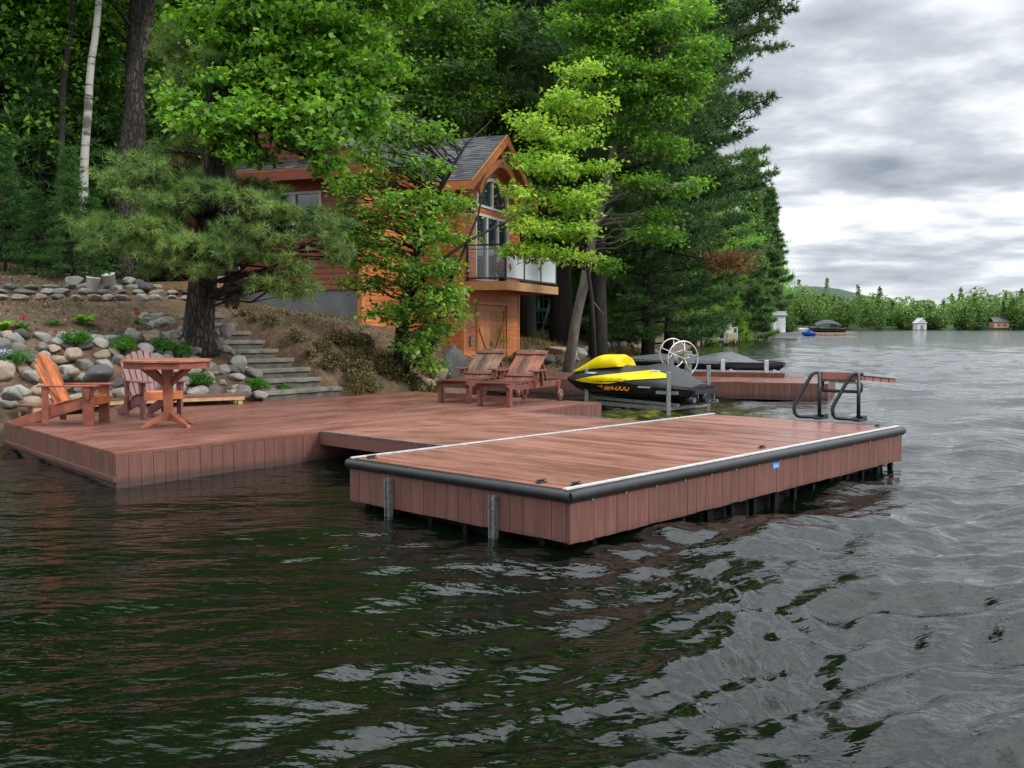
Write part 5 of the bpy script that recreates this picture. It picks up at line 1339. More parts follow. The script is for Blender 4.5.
def grow_blobs(name, label, group, trunk_pts, trunk_r, blobs, leaf, bark, mode='leaf', density=1.0, size=.11, seed=0, branch_r=.035, cat_='tree', sides=9, twig=.17, per=13, limb_from=None):
    """a tree whose limbs reach a list of foliage masses; blobs: (centre, (rx,ry,rz))"""
    rng = np.random.default_rng(seed); root = empty(name, trunk_pts[0], label, cat_, group); o0 = np.array(trunk_pts[0])
    T = [np.array(p) for p in trunk_pts]; mb = MB()
    mb.tube([p-o0 for p in T], trunk_r, sides)
    # densified trunk for finding where limbs leave
    TP = []; TR = []
    for i in range(len(T)-1):
        for f in np.linspace(0, 1, 8, endpoint=False): TP.append(T[i]*(1-f)+T[i+1]*f); TR.append(trunk_r[i]*(1-f)+trunk_r[i+1]*f)
    TP = np.array(TP); TR = np.array(TR)
    allP = []; allO = []; more = []
    for c, rad3 in blobs:       # each mass breaks up into a core and smaller offshoots
        c = np.array(c); rad3 = np.array(rad3); more.append((c, rad3*.74))
        for _ in range(4):
            d_ = unit(rng.normal(0, 1, 3)*np.array([1,1,.8])); more.append((c+d_*rad3*rng.uniform(.8,1.25), rad3*rng.uniform(.26,.46)))
    for c, rad3 in more:
        c = np.array(c); rad3 = np.array(rad3)
        dst = np.linalg.norm((TP-c)*np.array([1,1,1.0]), axis=1)+np.maximum(TP[:,2]-c[2]+.2, 0)*1.2
        if limb_from is not None: dst = dst+np.where(TP[:,2] < limb_from, 50, 0)
        i = int(np.argmin(dst)); p0 = TP[i]; L_ = np.linalg.norm(c-p0)
        br = min(TR[i]*.55, branch_r*(.5+L_*.28)); mid = (p0+c)/2+np.array([0,0,.12*L_])+rng.normal(0, .05*L_, 3)
        pts = bezier(p0, mid, c, 7); pts = [p+(rng.normal(0, .025*L_, 3) if 0 < j < 7 else 0) for j, p in enumerate(pts)]
        mb.tube([p-o0 for p in pts], list(np.linspace(br, br*.3, 8)), 6)
        vol = rad3.prod()**(1/3); nt_ = int(max(4, density*19*(rad3[0]*rad3[1]*rad3[2])**.62/.16))
        D = unit(rng.normal(0, 1, (nt_, 3))); rr = rng.uniform(.15, 1, (nt_, 1))**.45
        wob = 1+.25*np.sin(D[:,:1]*5+seed)+.2*np.sin(D[:,1:2]*7+c[0])
        Tw = c+D*rr*rad3*wob
        for j in range(0, nt_, max(1, nt_//14)):      # visible twigs
            s_ = pts[4+j % 4]; mb.tube([s_-o0, (s_+Tw[j])/2+rng.normal(0, .05, 3)-o0, Tw[j]-o0], [min(br*.3,.014), min(br*.2,.009), .003], 4, caps=False)
        if mode in ('leaf', 'maple'):
            m_ = per; Q = np.repeat(Tw, m_, 0)+rng.normal(0, 1, (nt_*m_, 3))*np.array([twig, twig, twig*.45]); O = np.repeat(unit((Tw-c)/rad3), m_, 0)
        else:
            m_ = 3; Q = np.repeat(Tw, m_, 0)+rng.normal(0, twig, (nt_*m_, 3))*np.array([1,1,.5]); O = np.repeat(unit((Tw-c)/rad3+np.array([0,0,.25])), m_, 0)
        allP.append(Q); allO.append(O)
    P = np.concatenate(allP)-o0; O = np.concatenate(allO)
    mb.build('trunk', bark, root)
    if mode == 'leaf': V = leaf_quads(P, size, rng, O); np_mesh('crown', V, 4, leaf, root)
    elif mode == 'maple': V = maple_quads(P, size, rng, O); np_mesh('crown', V, 8, leaf, root)
    else: V = tufts(P, O, per, size, .0062, rng, .8); np_mesh('crown', V, 3, leaf, root)
    return root
def B_(px, py, d, rpx, rpy, rd=None):
    rx = rpx*d/F; return (W(px, py, d), (rx, rd if rd else rx, rpy*d/F))

# --- white pine at the top of the rockery
d0 = 18.6; pb = on_ground(200, 346, 14, 30); d0 = pb.y
tp = [pb+Vector((0,0,-.2)), W(198, 338, d0), W(201, 300, d0), W(206, 250, d0), W(212, 180, d0+.1), W(216, 110, d0+.3), W(219, 40, d0+.5), W(222, -60, d0+.8), W(226,-260,d0+1.2)]
bl = []
for (px, py, dd, rx, ry) in [(120,178,-.7,26,13),(150,168,-.6,32,16),(180,182,-.8,38,18),(215,190,-1.2,30,15),(138,196,.3,30,14),(165,205,-1.1,34,13),(245,200,-1.3,26,12),(100,222,-.5,22,11),(90,234,-.2,12,7),(128,232,-1.0,32,14),(160,228,-1.4,30,15),(112,243,-.6,24,9),(145,250,-.9,26,9),
                             (190,245,-1.7,32,16),(220,252,-1.5,30,14),(170,258,-1.2,22,10),(205,268,-1.5,20,8),(155,270,-.4,14,7),(265,212,-1.4,30,13),(298,215,-1.2,26,13),(322,230,-1.0,26,15),(335,252,-.9,22,13),(285,240,-1.3,26,12),(255,255,-1.4,22,10),
                             (278,284,-1.2,20,9),(302,290,-1.0,17,9),(292,270,-1.1,14,7),(240,232,-1.6,22,10),(260,190,.6,24,12),(205,160,1.0,26,12),(175,150,.8,24,12),(140,160,1.0,20,10)]:
    bl.append(B_(px, py, d0+dd, rx*.95, ry*.68, rx*d0/F*.8))
for (px, py, dd, rx, ry) in [(190,95,.8,40,14),(245,70,.9,40,13),(180,45,1.2,40,14),(260,20,1.2,46,14),(200,-20,1.0,50,16),(235,-70,1,50,18),(205,-120,1,44,20),(230,-180,1,36,20)]:
    bl.append(B_(px, py, d0+dd, rx, ry))
grow_blobs('pine_tree', 'white pine with spreading low boughs in front of the cabin, trunk rising from the rockery', None, tp, [.36,.29,.255,.245,.23,.21,.19,.16,.05], bl, M['needle_near'], M['bark'], 'needle', 2.4, .16, 3, .03, per=23, twig=.10, sides=14)

# --- bright maple spreading over the cabin roof
d1 = 17.5; mb0 = on_ground(150, 318, 14, 30)
tm = [Vector((-6.35, 22.2, gz(-6.35,22.2)-.2)), W(231, 230, 22), W(230, 110, 21.6), W(234, 20, 21), W(245, -80, 20.2), W(262,-190,19.4)]
bm_ = [(235,115,17.2,34,16),(200,118,17.0,26,12),(175,100,17.4,14,10),(250,150,16.9,20,11),(232,142,17.0,16,9),(275,110,17.2,30,16),(300,92,17.4,34,18),(330,112,17.0,30,16),(322,140,16.8,20,9),(350,95,17.4,28,16),(365,120,17.2,22,12),
       (262,75,17.8,30,15),(240,48,18,32,16),(290,50,17.8,34,17),(330,60,17.6,34,17),(225,15,18,34,17),(270,12,17.8,38,16),(320,20,17.6,38,18),(365,35,17.8,34,18),(370,70,17.8,28,15),(345,-20,17.8,46,20),(270,-35,17.8,46,20),(200,-40,18.5,40,20),(400,0,18.4,30,18),(215,82,17.6,18,8),(330,165,16.9,10,6),(295,130,17.0,22,11)]
bl = [B_(px, py, d, rx, ry) for px, py, d, rx, ry in bm_]
grow_blobs('maple_tree', 'bright green maple reaching over the cabin roof from the upper left', None, tm, [.18,.14,.13,.11,.09,.05], bl, M['maple'], M['bark'], 'maple', 1.7, .115, 5, .05, per=15, twig=.16, limb_from=6)

# --- young maple in front of the cabin
sb = on_ground(401, 372, 16, 30); ds = sb.y
tm = [sb+Vector((0,0,-.2)), W(401, 350, ds), W(403, 325, ds), W(408, 290, ds), W(418, 250, ds+.1), W(432, 205, ds+.2), W(448, 172, ds+.2), W(470, 140, ds+.2)]
bs_ = [(362,190,-.2,16,14),(385,165,.0,22,16),(345,215,-.2,14,13),(368,222,-.4,22,16),(395,200,-.6,26,18),(380,250,-.7,24,17),(352,255,-.2,16,14),(415,230,-.7,24,18),(405,270,-.9,26,17),(372,285,-.6,22,15),(430,265,-.7,22,17),(446,292,-.5,20,15),(415,305,-.9,26,16),(385,312,-.7,18,12),
       (440,322,-.6,22,13),(425,338,-.7,20,11),(452,300,-.3,14,14),(412,345,-.8,16,10),(430,205,-.3,20,14),(445,235,-.2,18,15),(450,262,.0,14,12),(420,172,.0,22,14),(405,140,.2,26,15),(438,140,.3,20,13),(360,150,.3,18,12),(455,200,.1,12,12),(345,185,.3,14,12),(380,120,.5,24,14),(352,235,.1,12,12),(432,360,-.5,12,7)]
bl = [B_(px, py, ds+dd, rx, ry) for px, py, dd, rx, ry in bs_]
yt = grow_blobs('young_maple', 'young dark stemmed maple with dense leaves standing in front of the cabin wall', None, tm, [.2,.16,.13,.1,.08,.06,.045,.02], bl, M['maple2'], M['bark_dark'], 'leaf', 1.25, .125, 8, .03, per=13, twig=.14, sides=8)
mb = MB(); o0 = yt.location
for pts, r0, r1 in (([W(398,378,ds-.2), W(425,352,ds-.5), W(441,335,ds-.7)], .07, .03), ([W(408,300,ds), W(438,262,ds-.3), W(470,240,ds-.4), W(505,222,ds-.2), W(540,200,ds)], .05, .012), ([W(445,292,ds), W(462,255,ds-.2), W(478,215,ds-.1), W(486,180,ds), W(510,155,ds+.2)], .04, .01), ([W(432,205,ds), W(452,170,ds), W(465,145,ds), W(492,120,ds)], .04, .008), ([W(418,255,ds), W(402,300,ds-.4), W(396,340,ds-.3)], .045, .045)):
    mb.tube([p-o0 for p in pts], list(np.linspace(r0, r1, len(pts))), 7)
mb.build('limbs', M['bark_dark'], yt)

# --- pale green leafy tree above the cabin
db = 31.0; x0 = W(474, 140, db+3)
def tall(name, label, pxs, d, r, bl_, leaf, bark, seed, dens=1.5, size=.16, mode='leaf', group=None, per=12, twig=.25, lf=None):
    p = [W(px, py, d) for px, py in pxs]; g = gz(p[0].x, p[0].y); p = [Vector((p[0].x, p[0].y, g-.3))]+p[1:]
    n = len(p); rr_ = list(np.linspace(r, r*.25, n))
    return grow_blobs(name, label, group, p, rr_, [B_(*b) for b in bl_], leaf, bark, mode, dens, size, seed, .05, per=per, twig=twig, limb_from=lf)
tall('birch_tree', 'slim pale trunked birch rising straight behind the cabin roof ridge', [(476,300),(474,150),(471,90),(465,30),(455,-60)], 36, .13,
     [(410,40,34.5,34,16),(440,70,34,30,14),(470,50,34,26,15),(425,100,34,32,13),(460,110,34,26,12),(395,75,34.5,28,14),(450,10,34,34,15),(490,95,34,18,9),(500,20,34,22,12),(400,5,34.5,34,15),(385,120,34.3,30,12),(430,125,34.4,26,10),(380,30,34.3,24,14),(425,-25,34.5,40,16)], M['maple2'], M['birch'], 12, 1.0, .17)
tall('birch_tree', 'second pale birch behind the cabin, just left of the gable peak', [(496,300),(494,140),(486,90),(484,40),(480,-60)], 38, .12,
     [(510,60,37.5,20,14),(525,85,37,20,12),(500,110,37,20,12),(518,40,37.5,14,10),(480,125,37.5,20,10),(470,20,37.5,26,14)], M['maple2'], M['birch'], 13, 1.0, .17)

# --- leaning grey maple with lime foliage right of the balcony
dl_ = 27.0
g0 = W(566, 350, dl_+3); 
tl = [(563,348),(577,315),(585,280),(593,235),(603,200),(611,165),(617,120),(612,60),(600,0),(590,-90)]
lt = [W(px, py, 30) for px, py in tl]; lt[0].z = gz(lt[0].x, lt[0].y)-.2
lime = [(575,75,27.6,26,15),(560,100,27,28,16),(590,110,27,26,14),(545,130,26.6,30,16),(578,140,26.6,30,15),(538,155,26.4,20,13),(560,170,26.2,34,15),(595,165,26.6,18,11),(540,195,26.0,34,15),(575,205,26,26,14),(524,215,26,20,11),(550,230,25.8,36,14),(580,232,26,20,11),(530,250,25.6,32,11),(560,256,25.6,30,9),(518,247,25.8,16,8),(590,190,26.4,16,10)]
midl = [(640,40,29.5,36,20),(600,30,30,34,20),(670,25,29.5,32,18),(690,50,29,22,14),(650,75,29.3,38,18),(620,95,29.5,34,17),(690,80,29,24,13),(665,110,29,30,14),(640,0,30,44,22),(590,-10,30,40,22),(625,130,29.4,26,12),(660,145,29,26,11),(680,190,28.6,22,8),(660,235,28.4,22,8),(640,180,29,20,9),(610,265,28.6,12,6),(720,45,29.5,10,8),(600,60,29.6,30,18),(655,215,28.6,16,7),(690,10,29.6,26,14)]
rt = grow_blobs('leaning_maple', 'leaning grey trunked maple with mid green boughs right of the balcony', None, lt, [.19,.15,.145,.135,.125,.11,.095,.08,.06,.03], [B_(b[0],b[1],b[2],b[3]*1.05,b[4]*.72) for b in midl], M['midgreen'], M['bark_light'], 'leaf', 1.6, .15, 31, .022, per=14, twig=.2, limb_from=3.4)
o0 = rt.location
for pts, r0, r1 in (([W(590,238,30), W(600,222,29.8), W(612,208,29.6)], .07, .03), ([W(597,222,29.9), W(612,218,29.6), W(625,230,29.3), W(645,240,29)], .03, .01), ([W(586,278,30), W(592,300,29.5), W(604,315,29.3)], .03, .012)):
    mb = MB(); mb.tube([p-o0 for p in pts], list(np.linspace(r0, r1, len(pts))), 6); mb.build('dead_branch', M['bark_light'], rt)

l2 = [W(598,345,28.6), W(592,300,28.4), W(584,240,28), W(575,180,27.6), W(568,120,27.6), W(572,60,27.8)]; l2[0].z = gz(l2[0].x, l2[0].y)-.2
grow_blobs('lime_maple', 'young maple with yellow-green leaves brushing the balcony railing', None, l2, [.07,.06,.055,.045,.03,.012], [B_(b[0],b[1],b[2],b[3]*1.05,b[4]*.62) for b in lime], M['lime'], M['bark_dark'], 'leaf', 1.25, .14, 33, .035, per=13, twig=.15, limb_from=3.2)

# --- conifers by whorls
def conifer(seed, h, base, rfun, nb, leaf, bark, trunk_r, tuft_n=8, tlen=.26, twid=.012, sub=7, per=3, droop=.15, lift=.25, name='pine_tree', label='x', group=None, loc_=(0,0,0), cat_='tree', lean=(0,0), both=1):
    rng = np.random.default_rng(seed); root = empty(name, loc_, label, cat_, group); mb = MB()
    def tpt(z): return np.array([lean[0]*(z/h)**1.5, lean[1]*(z/h)**1.5, z])
    zs = np.linspace(-.4, h, 10); mb.tube([tpt(max(z,0))+np.array([0,0,min(z,0)]) for z in zs], [trunk_r*(1.18 if i == 0 else 1)*(1-z/h*.92) if z > 0 else trunk_r*1.2 for i, z in enumerate(zs)], 10)
    P = []; D = []
    for b in range(nb):
        f = (b+rng.uniform(0,.8))/nb; z = base+(h-base)*f**.9; az = b*2.399+rng.uniform(-.5,.5); L_ = rfun(z, az)*rng.uniform(.62, 1.1)
        if L_ < .2: continue
        p0 = tpt(z); u = np.array([math.cos(az), math.sin(az), 0]); tip = p0+u*L_+np.array([0,0,L_*(lift-droop)+rng.uniform(-.14,.2)*L_]); mid = (p0+tip)/2+np.array([0,0,-droop*L_*.6])+rng.normal(0,.05*L_,3)
        pts = bezier(p0, mid, tip, 6); r0 = max(.018, min(trunk_r*.3, L_*.014)); mb.tube(pts, list(np.linspace(r0, r0*.25, 7)), 5, caps=False)
        side = np.array([-u[1], u[0], 0]); ns = int(sub*max(1, L_*.55))
        for s in range(ns):
            t = .28+.72*(s+rng.random())/ns; q = np.array(pts[min(int(t*6), 5)])*(1-(t*6-int(t*6)))+np.array(pts[min(int(t*6)+1, 6)])*(t*6-int(t*6)) if t < 1 else np.array(pts[6])
            sl2 = (.3+.34*L_*(1.05-t))*rng.uniform(.35,1.25); dirn = unit(side*(1 if s % 2 else -1)+u*rng.uniform(.4,1)+np.array([0,0,rng.uniform(-.1,.25)]))
            for k in range(per+1):
                P.append(q+dirn*sl2*(k+rng.random()*.6)/per+rng.normal(0,.09,3)*np.array([1,1,.8])); D.append(dirn+np.array([0,0,.35]))
        P.append(tip); D.append(u+np.array([0,0,.3]))
    P = np.array(P); D = unit(np.array(D)); mb.build('trunk', bark, root)
    np_mesh('crown', tufts(P, D, tuft_n, tlen, twid, rng, .75), 3, leaf, root); return root
def pine_r(rm, h, base, irr=0):
    def f(z, az):
        k = (z-base)/(h-base); return rm*(.55+.6*math.sin(math.pi*min(1, k*1.1+.12))**.8)*(1-.75*max(0, k-.55)/.45)*(1+.25*math.sin(az*2+z*.9+irr))
    return f
def gpos(px, d): p = W(px, 330, d); return Vector((p.x, d, gz(p.x, d)))
def toward(az0, gain, f):      # longer boughs toward the open water
    return lambda z, az: f(z, az)*(1+gain*max(0, math.cos(az-az0)))
conifer(41, 29, 9, toward(-.3,.1, pine_r(3.3,29,7,1)), 120, M['needle'], M['bark_dark'], .30, loc_=gpos(528,37), label='tall pine whose dark trunk stands directly behind the balcony', tlen=.34, twid=.022, tuft_n=9)
conifer(42, 30, 7.5, toward(-.3,.2, pine_r(3.8,30,5.5,2)), 130, M['needle'], M['bark_dark'], .44, loc_=gpos(561,38), label='thickest dark pine trunk, between the balcony and the leaning maple', tlen=.34, twid=.022, tuft_n=9)
conifer(43, 27, 4.2, toward(-.35,.05, pine_r(4.5,27,2.5,3)), 250, M['needle'], M['bark_dark'], .34, loc_=gpos(598,37), label='big dark white pine right of the leaning maple, its boughs reaching over the lake', tlen=.27, twid=.016, tuft_n=15, sub=15)
conifer(44, 26, 1.0, toward(-.2,.25, lambda z, az: float(np.interp(z, [.5,3,6,8,8.6,9.3,12,15,19,26], [3.2,3.8,3.6,4.0,5.2,3.8,4.6,6.3,6.0,1.5]))*(1+.12*math.sin(az*3+z))), 260, M['needle'], M['bark_dark'], .28, loc_=gpos(648,43), label='dense white pine behind the covered watercraft, crown down to the bank', tlen=.29, twid=.018, tuft_n=14, sub=14)
conifer(45, 18, 1.0, pine_r(3.2,18,1,5), 150, M['needle'], M['bark_dark'], .24, loc_=gpos(668,52), label='white pine leaning over the water above the hand wheels', tlen=.36, twid=.026, tuft_n=11, sub=11, lean=(1.5,0))
conifer(46, 15, .9, lambda z, az: 2.5*(1-z/15.5)*(1+.2*math.sin(az*3+z)), 130, M['cedar_tree'], M['bark_light'], .18, loc_=gpos(652,58), label='yellow-green cedar on the bank behind the hand wheels', tlen=.45, twid=.04, tuft_n=8, droop=.25, lift=.1, name='cedar_tree')
conifer(47, 17, .8, lambda z, az: 3.0*(1-z/17.5)*(1+.2*math.sin(az*3+z)), 130, M['cedar_tree'], M['bark_light'], .2, loc_=gpos(695,88), label='tall cedar beside the small distant dock', tlen=.6, twid=.055, tuft_n=8, droop=.25, lift=.1, name='cedar_tree')
conifer(48, 18.5, .8, lambda z, az: 3.4*(1-z/19.5)*(1+.2*math.sin(az*3+z)), 130, M['cedar_tree'], M['bark_light'], .2, loc_=gpos(722,112), label='broad cedar hanging over the water right of the small distant dock', tlen=.7, twid=.07, tuft_n=8, droop=.25, lift=.1, name='cedar_tree')
conifer(49, 25, .8, lambda z, az: 3.9*(1-z/26)**.8*(1+.25*math.sin(az*3+z)), 150, M['needle'], M['bark_dark'], .3, loc_=gpos(748,128), label='pointed dark spruce at the tip of the near wooded shore', tlen=.75, twid=.07, tuft_n=9, name='spruce_tree')
conifer(50, 23, .8, lambda z, az: 4.4*(1-z/24.5)**.8*(1+.25*math.sin(az*3+z)), 140, M['needle'], M['bark_dark'], .3, loc_=gpos(766,148), label='outermost dark spruce of the near wooded shore, by the white shed', tlen=.8, twid=.08, tuft_n=9, name='spruce_tree')
# dead rust coloured bough on the shoreline pine
r = on = None
p = W(729, 263, 40); rng = np.random.default_rng(2); Pd_ = rng.normal(0, 1, (110,3))*np.array([.42,.34,.2])
bo = empty('dead_bough', p, 'rust brown dead bough hanging in the shoreline pine above the covered boat', 'branch')
np_mesh('dead_needles', tufts(Pd_, unit(Pd_+np.array([0,0,.4])), 12, .4, .02, rng, .7), 3, M['dead'], bo)
mb = MB(); mb.tube([(-2.6,.5,.5),(-1,.2,.2),(.3,0,0)], [.05,.04,.015], 6); mb.build('limb', M['bark_dark'], bo)

# --- repeated woodland trees
def decid_master(seed, h, r, nleaf, size, leaf, bark, low=.35):
    rng = np.random.default_rng(seed); root = empty('forest_tree', (0,0,0)); mb = MB()
    tr = [np.array([rng.normal(0,.012*z*h), rng.normal(0,.012*z*h), z*h]) for z in np.linspace(0, .93, 8)]; tr[0][2] = -.5
    mb.tube(tr, list(np.linspace(.2, .04, 8)*h/15), 8); pts = []; nb = 26
    for b in range(nb):
        k = low+(1-low)*(b+.5)/nb; z0 = k*h*.85; base = np.array(tr[min(int(k*.85/.93*7), 7)]); base[2] = z0
        az = b*2.4+rng.uniform(-.4,.4); L_ = r*math.sin(math.pi*min(.95,(k-low)/(1-low)*.75+.28))*rng.uniform(.6,1.1); tip = base+np.array([math.cos(az)*L_, math.sin(az)*L_, L_*rng.uniform(.1,.6)])
        mb.tube([base, (base+tip)/2+np.array([0,0,.1*L_]), tip], [.05,.03,.01], 5, caps=False)
        for j in range(5): pts.append((base*(1-(.45+.14*j))+tip*(.45+.14*j)+rng.normal(0,.35,3), rng.uniform(.5,1.0)))
    n = nleaf//len(pts); Q = np.concatenate([c+rng.normal(0,1,(n,3))*np.array([s,s,s*.42]) for c, s in pts])
    mb.build('trunk', bark, root); np_mesh('crown', leaf_quads(Q, size, rng, None, .35, .5, .7), 4, leaf, root); return root
FM = [decid_master(61, 17, 4.0, 19000, .18, M['forest'], M['bark_dark'], .25), decid_master(62, 20, 4.4, 21000, .19, M['forest'], M['bark'], .33), decid_master(63, 15, 3.6, 18000, .17, M['forest'], M['bark_dark'], .12)]
HMm = [conifer(71, 6.5, .35, lambda z, az: 2.3*(1-z/6.9)*(1+.2*math.sin(az*3)), 75, M['hemlock'], M['bark_dark'], .09, loc_=(0,0,0), tlen=.22, twid=.022, tuft_n=6, droop=.25, lift=.1, name='hemlock_tree'),
       conifer(72, 9, .6, lambda z, az: 2.8*(1-z/9.6)*(1+.2*math.sin(az*3)), 90, M['hemlock'], M['bark_dark'], .12, loc_=(0,0,0), tlen=.25, twid=.025, tuft_n=6, droop=.25, lift=.1, name='hemlock_tree')]
CM = conifer(73, 20, 5, pine_r(3.2,20,4,2), 90, M['needle'], M['bark_dark'], .25, loc_=(0,0,0), tlen=.4, twid=.03, tuft_n=8, name='forest_pine')
used = set(); rs = random.Random(77)
def place(master, x, y, s, label, group, cat_='tree', dz=0):
    if master.name not in used: o = master; used.add(master.name)
    else: o = copy_tree(master)
    o.location = (x, y, gz(x, y)+dz); o.scale = (s*rs.uniform(.9,1.1), s*rs.uniform(.9,1.1), s); o.rotation_euler = (0, 0, rs.uniform(0,6.28)); tag(o, label, cat_, group); return o
GF = 'leafy trees of the wood behind the cabin'; LF = 'leafy green tree standing among many alike in the wood behind the cabin'
for i in range(74):
    row = i//15; px = -150+((i % 15)+rs.uniform(-.4,.4))*48 if row < 5 else rs.uniform(400, 640)
    d = [27.5, 33, 40, 49, 60][min(row,4)]+rs.uniform(-1.6,1.6)
    if 180 < px < 560 and d < 38: d += 12
    x = (px-512)/F*d
    if shore_dist(np.array([x]), np.array([d]))[0] < 4.5 or (495 < px < 575 and d < 52): continue
    place(FM[rs.randrange(3)], x, d, rs.uniform(.85,1.2), LF, GF)
for i, (px, d, s_) in enumerate([(38,23.6,.34),(74,23.3,.36),(95,23.5,.33),(8,23.8,.38)]):
    x = (px-512)/F*d; place(HMm[i % 2] if i else HMm[0], x, d, s_, 'dark young hemlock in the understory at the left edge of the wood', 'hemlocks at the edge of the wood')
for i, (px, d) in enumerate([(-30,25.5),(8,27),(45,26),(78,28),(108,27),(135,29),(165,28),(195,31),(-60,29),(25,30),(60,31),(95,32),(150,33),(120,34),(-10,33),(-90,26)]):
    x = (px-512)/F*d; place(HMm[i % 2], x, d, rs.uniform(.8,1.1), 'dark young hemlock in the understory at the left edge of the wood', 'hemlocks at the edge of the wood')
for i, (px, d) in enumerate([(250,44),(340,46),(430,44),(505,50),(575,56),(620,60),(170,40),(300,52),(640,66),(668,75),(700,104),(470,55)]):
    x = (px-512)/F*d
    if shore_dist(np.array([x]), np.array([d]))[0] < 2.5: x -= 4
    place(CM, x, d, rs.uniform(.95,1.25), 'tall dark pine among the wood behind the cabin and shoreline', 'pines of the wood behind')
# undergrowth closing the lakeside bank
for i in range(44):
    y = 31+i*1.35+rs.uniform(-.5,.5); a = np.interp(y, [30.5,33.5,41,52,68,90],[.4,2.6,5.2,8.5,12,16.5]); x = a-rs.uniform(1.0,3.0)*(1+y/80)
    if y < 36 and x > .4 and i % 2: continue
    if 505 < 512+F*x/y < 560 and y < 47: continue
    place(FM[2], x, y, rs.uniform(.13,.26)*(1+(y-31)/60), 'low leafy growth among others on the lakeside bank beyond the lifts', 'undergrowth on the lakeside bank', 'bush')
for i in range(9):
    y = 40+i*5.5; a = np.interp(y, [30.5,33.5,41,52,68,90],[.4,2.6,5.2,8.5,12,16.5]); place(FM[rs.randrange(3)], a-rs.uniform(2.5,5), y, rs.uniform(.4,.62), 'half grown leafy tree filling in under the shoreline pines', 'half grown trees under the shoreline pines')
# broad leaved trees closing the shoreline
for px, d, s, lab in ((615,50,1.0,'leafy tree between the big pines, behind the leaning maple'),(640,62,1.05,'leafy tree behind the dense shoreline pine'),(676,80,.95,'leafy tree above the cedar near the small distant dock'),(712,100,1.15,'round leafy tree behind the small distant dock'),(735,118,1.2,'tall pale leafy tree left of the pointed spruce'),(786,190,1.0,'leafy tree behind the white shed'),(775,175,1.1,'leafy tree between the spruces and the white shed')):
    x = (px-512)/F*d; place(FM[rs.randrange(3)], x-2, d+2, s, lab, None)
# trunks one can tell apart on the left
def bare(name, label, pts, r0, r1, bark, branches=()):
    g = gz(pts[0].x, pts[0].y); root = empty(name, (pts[0].x, pts[0].y, g), label, 'tree'); o0 = root.location
    P = [Vector((pts[0].x, pts[0].y, g-.3))]+pts[1:]
    P2 = []
    for a, b in zip(P[:-1], P[1:]):
        for f in (0,.33,.66): P2.append(a.lerp(b, f)+Vector((math.sin(a.z*3+f*5), math.cos(a.z*2+f*4),0))*r0*.10)
    P2.append(P[-1]); mb = MB(); mb.tube([p-o0 for p in P2], list(np.linspace(r0, r1, len(P2))), 12); mb.build('trunk', bark, root)
    rng = np.random.default_rng(int(r0*1000)); mb = MB(); top = P[-1]; Q = []
    for k in range(9):
        a = k*2.4; q = P2[-2-(k % 4)]; e = q+Vector((math.cos(a)*2, math.sin(a)*2, .9)); mb.tube([q-o0, (q+e)/2+Vector((0,0,.25))-o0, e-o0], [.05,.03,.01], 5)
        Q.append(np.array(e-o0)+rng.normal(0,1,(420,3))*np.array([.95,.95,.45]))
    mb.build('limbs', bark, root); np_mesh('crown', leaf_quads(np.concatenate(Q), .22, rng, None, .35, .5, .7), 4, M['forest'], root)
    return root
dB = 24.2
bare('birch_tree', 'white barked birch trunk rising between the dark trunks at the left edge of the wood', [W(82,270,dB), W(83,205,dB), W(86,130,dB), W(92,60,dB), W(99,0,dB), W(106,-120,dB), W(110,-220,dB)], .12, .05, M['birch'])
bare('forest_tree', 'thick dark bare trunk right of the white birch', [W(122,270,25), W(126,160,25), W(135,80,25), W(150,0,25), W(168,-130,25), W(175,-250,25)], .24, .11, M['bark'])
bare('forest_tree', 'thin dark trunk left of the white birch', [W(60,270,25.5), W(60,180,25.5), W(63,90,25.5), W(74,0,25.5), W(80,-150,25.5), W(80,-250,25.5)], .10, .05, M['bark_dark'])
bare('forest_tree', 'dark trunk behind the pine, above the buckets', [W(110,270,29), W(112,160,29), W(118,60,29), W(122,-60,29), W(126,-200,29)], .12, .06, M['bark_dark'])

# --- brush on the bank, ground cover, shrubs
def shrub(p, rad3, n, size, leaf, label, group=None, name='shrub', cat_='shrub', stems=5, seed=0, up=.5):
    rng = np.random.default_rng(seed+int(abs(p[0])*100)); r = empty(name, p, label, cat_, group); rad3 = np.array(rad3)
    mb = MB()
    for k in range(stems):
        a = rng.uniform(0,6.28); e = np.array([math.cos(a)*rad3[0]*.7, math.sin(a)*rad3[1]*.7, rad3[2]*rng.uniform(.9,1.6)]); mb.tube([(0,0,-.08), tuple(e*.5+rng.normal(0,.03,3)), tuple(e)], [.012,.009,.004], 4)
    mb.build('stems', M['bark_dark'], r)
    nt_ = max(5, n//12); D = unit(rng.normal(0,1,(nt_,3))); T_ = D*rng.uniform(.2,1,(nt_,1))**.5*rad3; T_[:,2] = np.abs(T_[:,2])*1.1+rad3[2]*.15
    Q = np.repeat(T_, 12, 0)+rng.normal(0, .09*max(rad3[0],.4), (nt_*12,3)); Q[:,2] = np.maximum(Q[:,2], .0)
    np_mesh('foliage', leaf_quads(Q, size, rng, None, .1, up), 4, leaf, r); return r
k = 0
for i in range(34):
    px = rs.uniform(312, 440); py = 338+(px-312)*.20+rs.uniform(0, 44); p = on_ground(px, py, 14, 30)
    q = (p.x-STEP0.x)*ey.x+(p.y-STEP0.y)*ey.y
    if abs(q) < 1.0: continue
    s_ = rs.uniform(.18,.34); shrub(p, (s_*1.1,s_*1.1,s_*.9), 420, .06, M['shrub'], 'low scrubby brush on the bank between the steps and the young maple', 'scrub on the bank', seed=i)
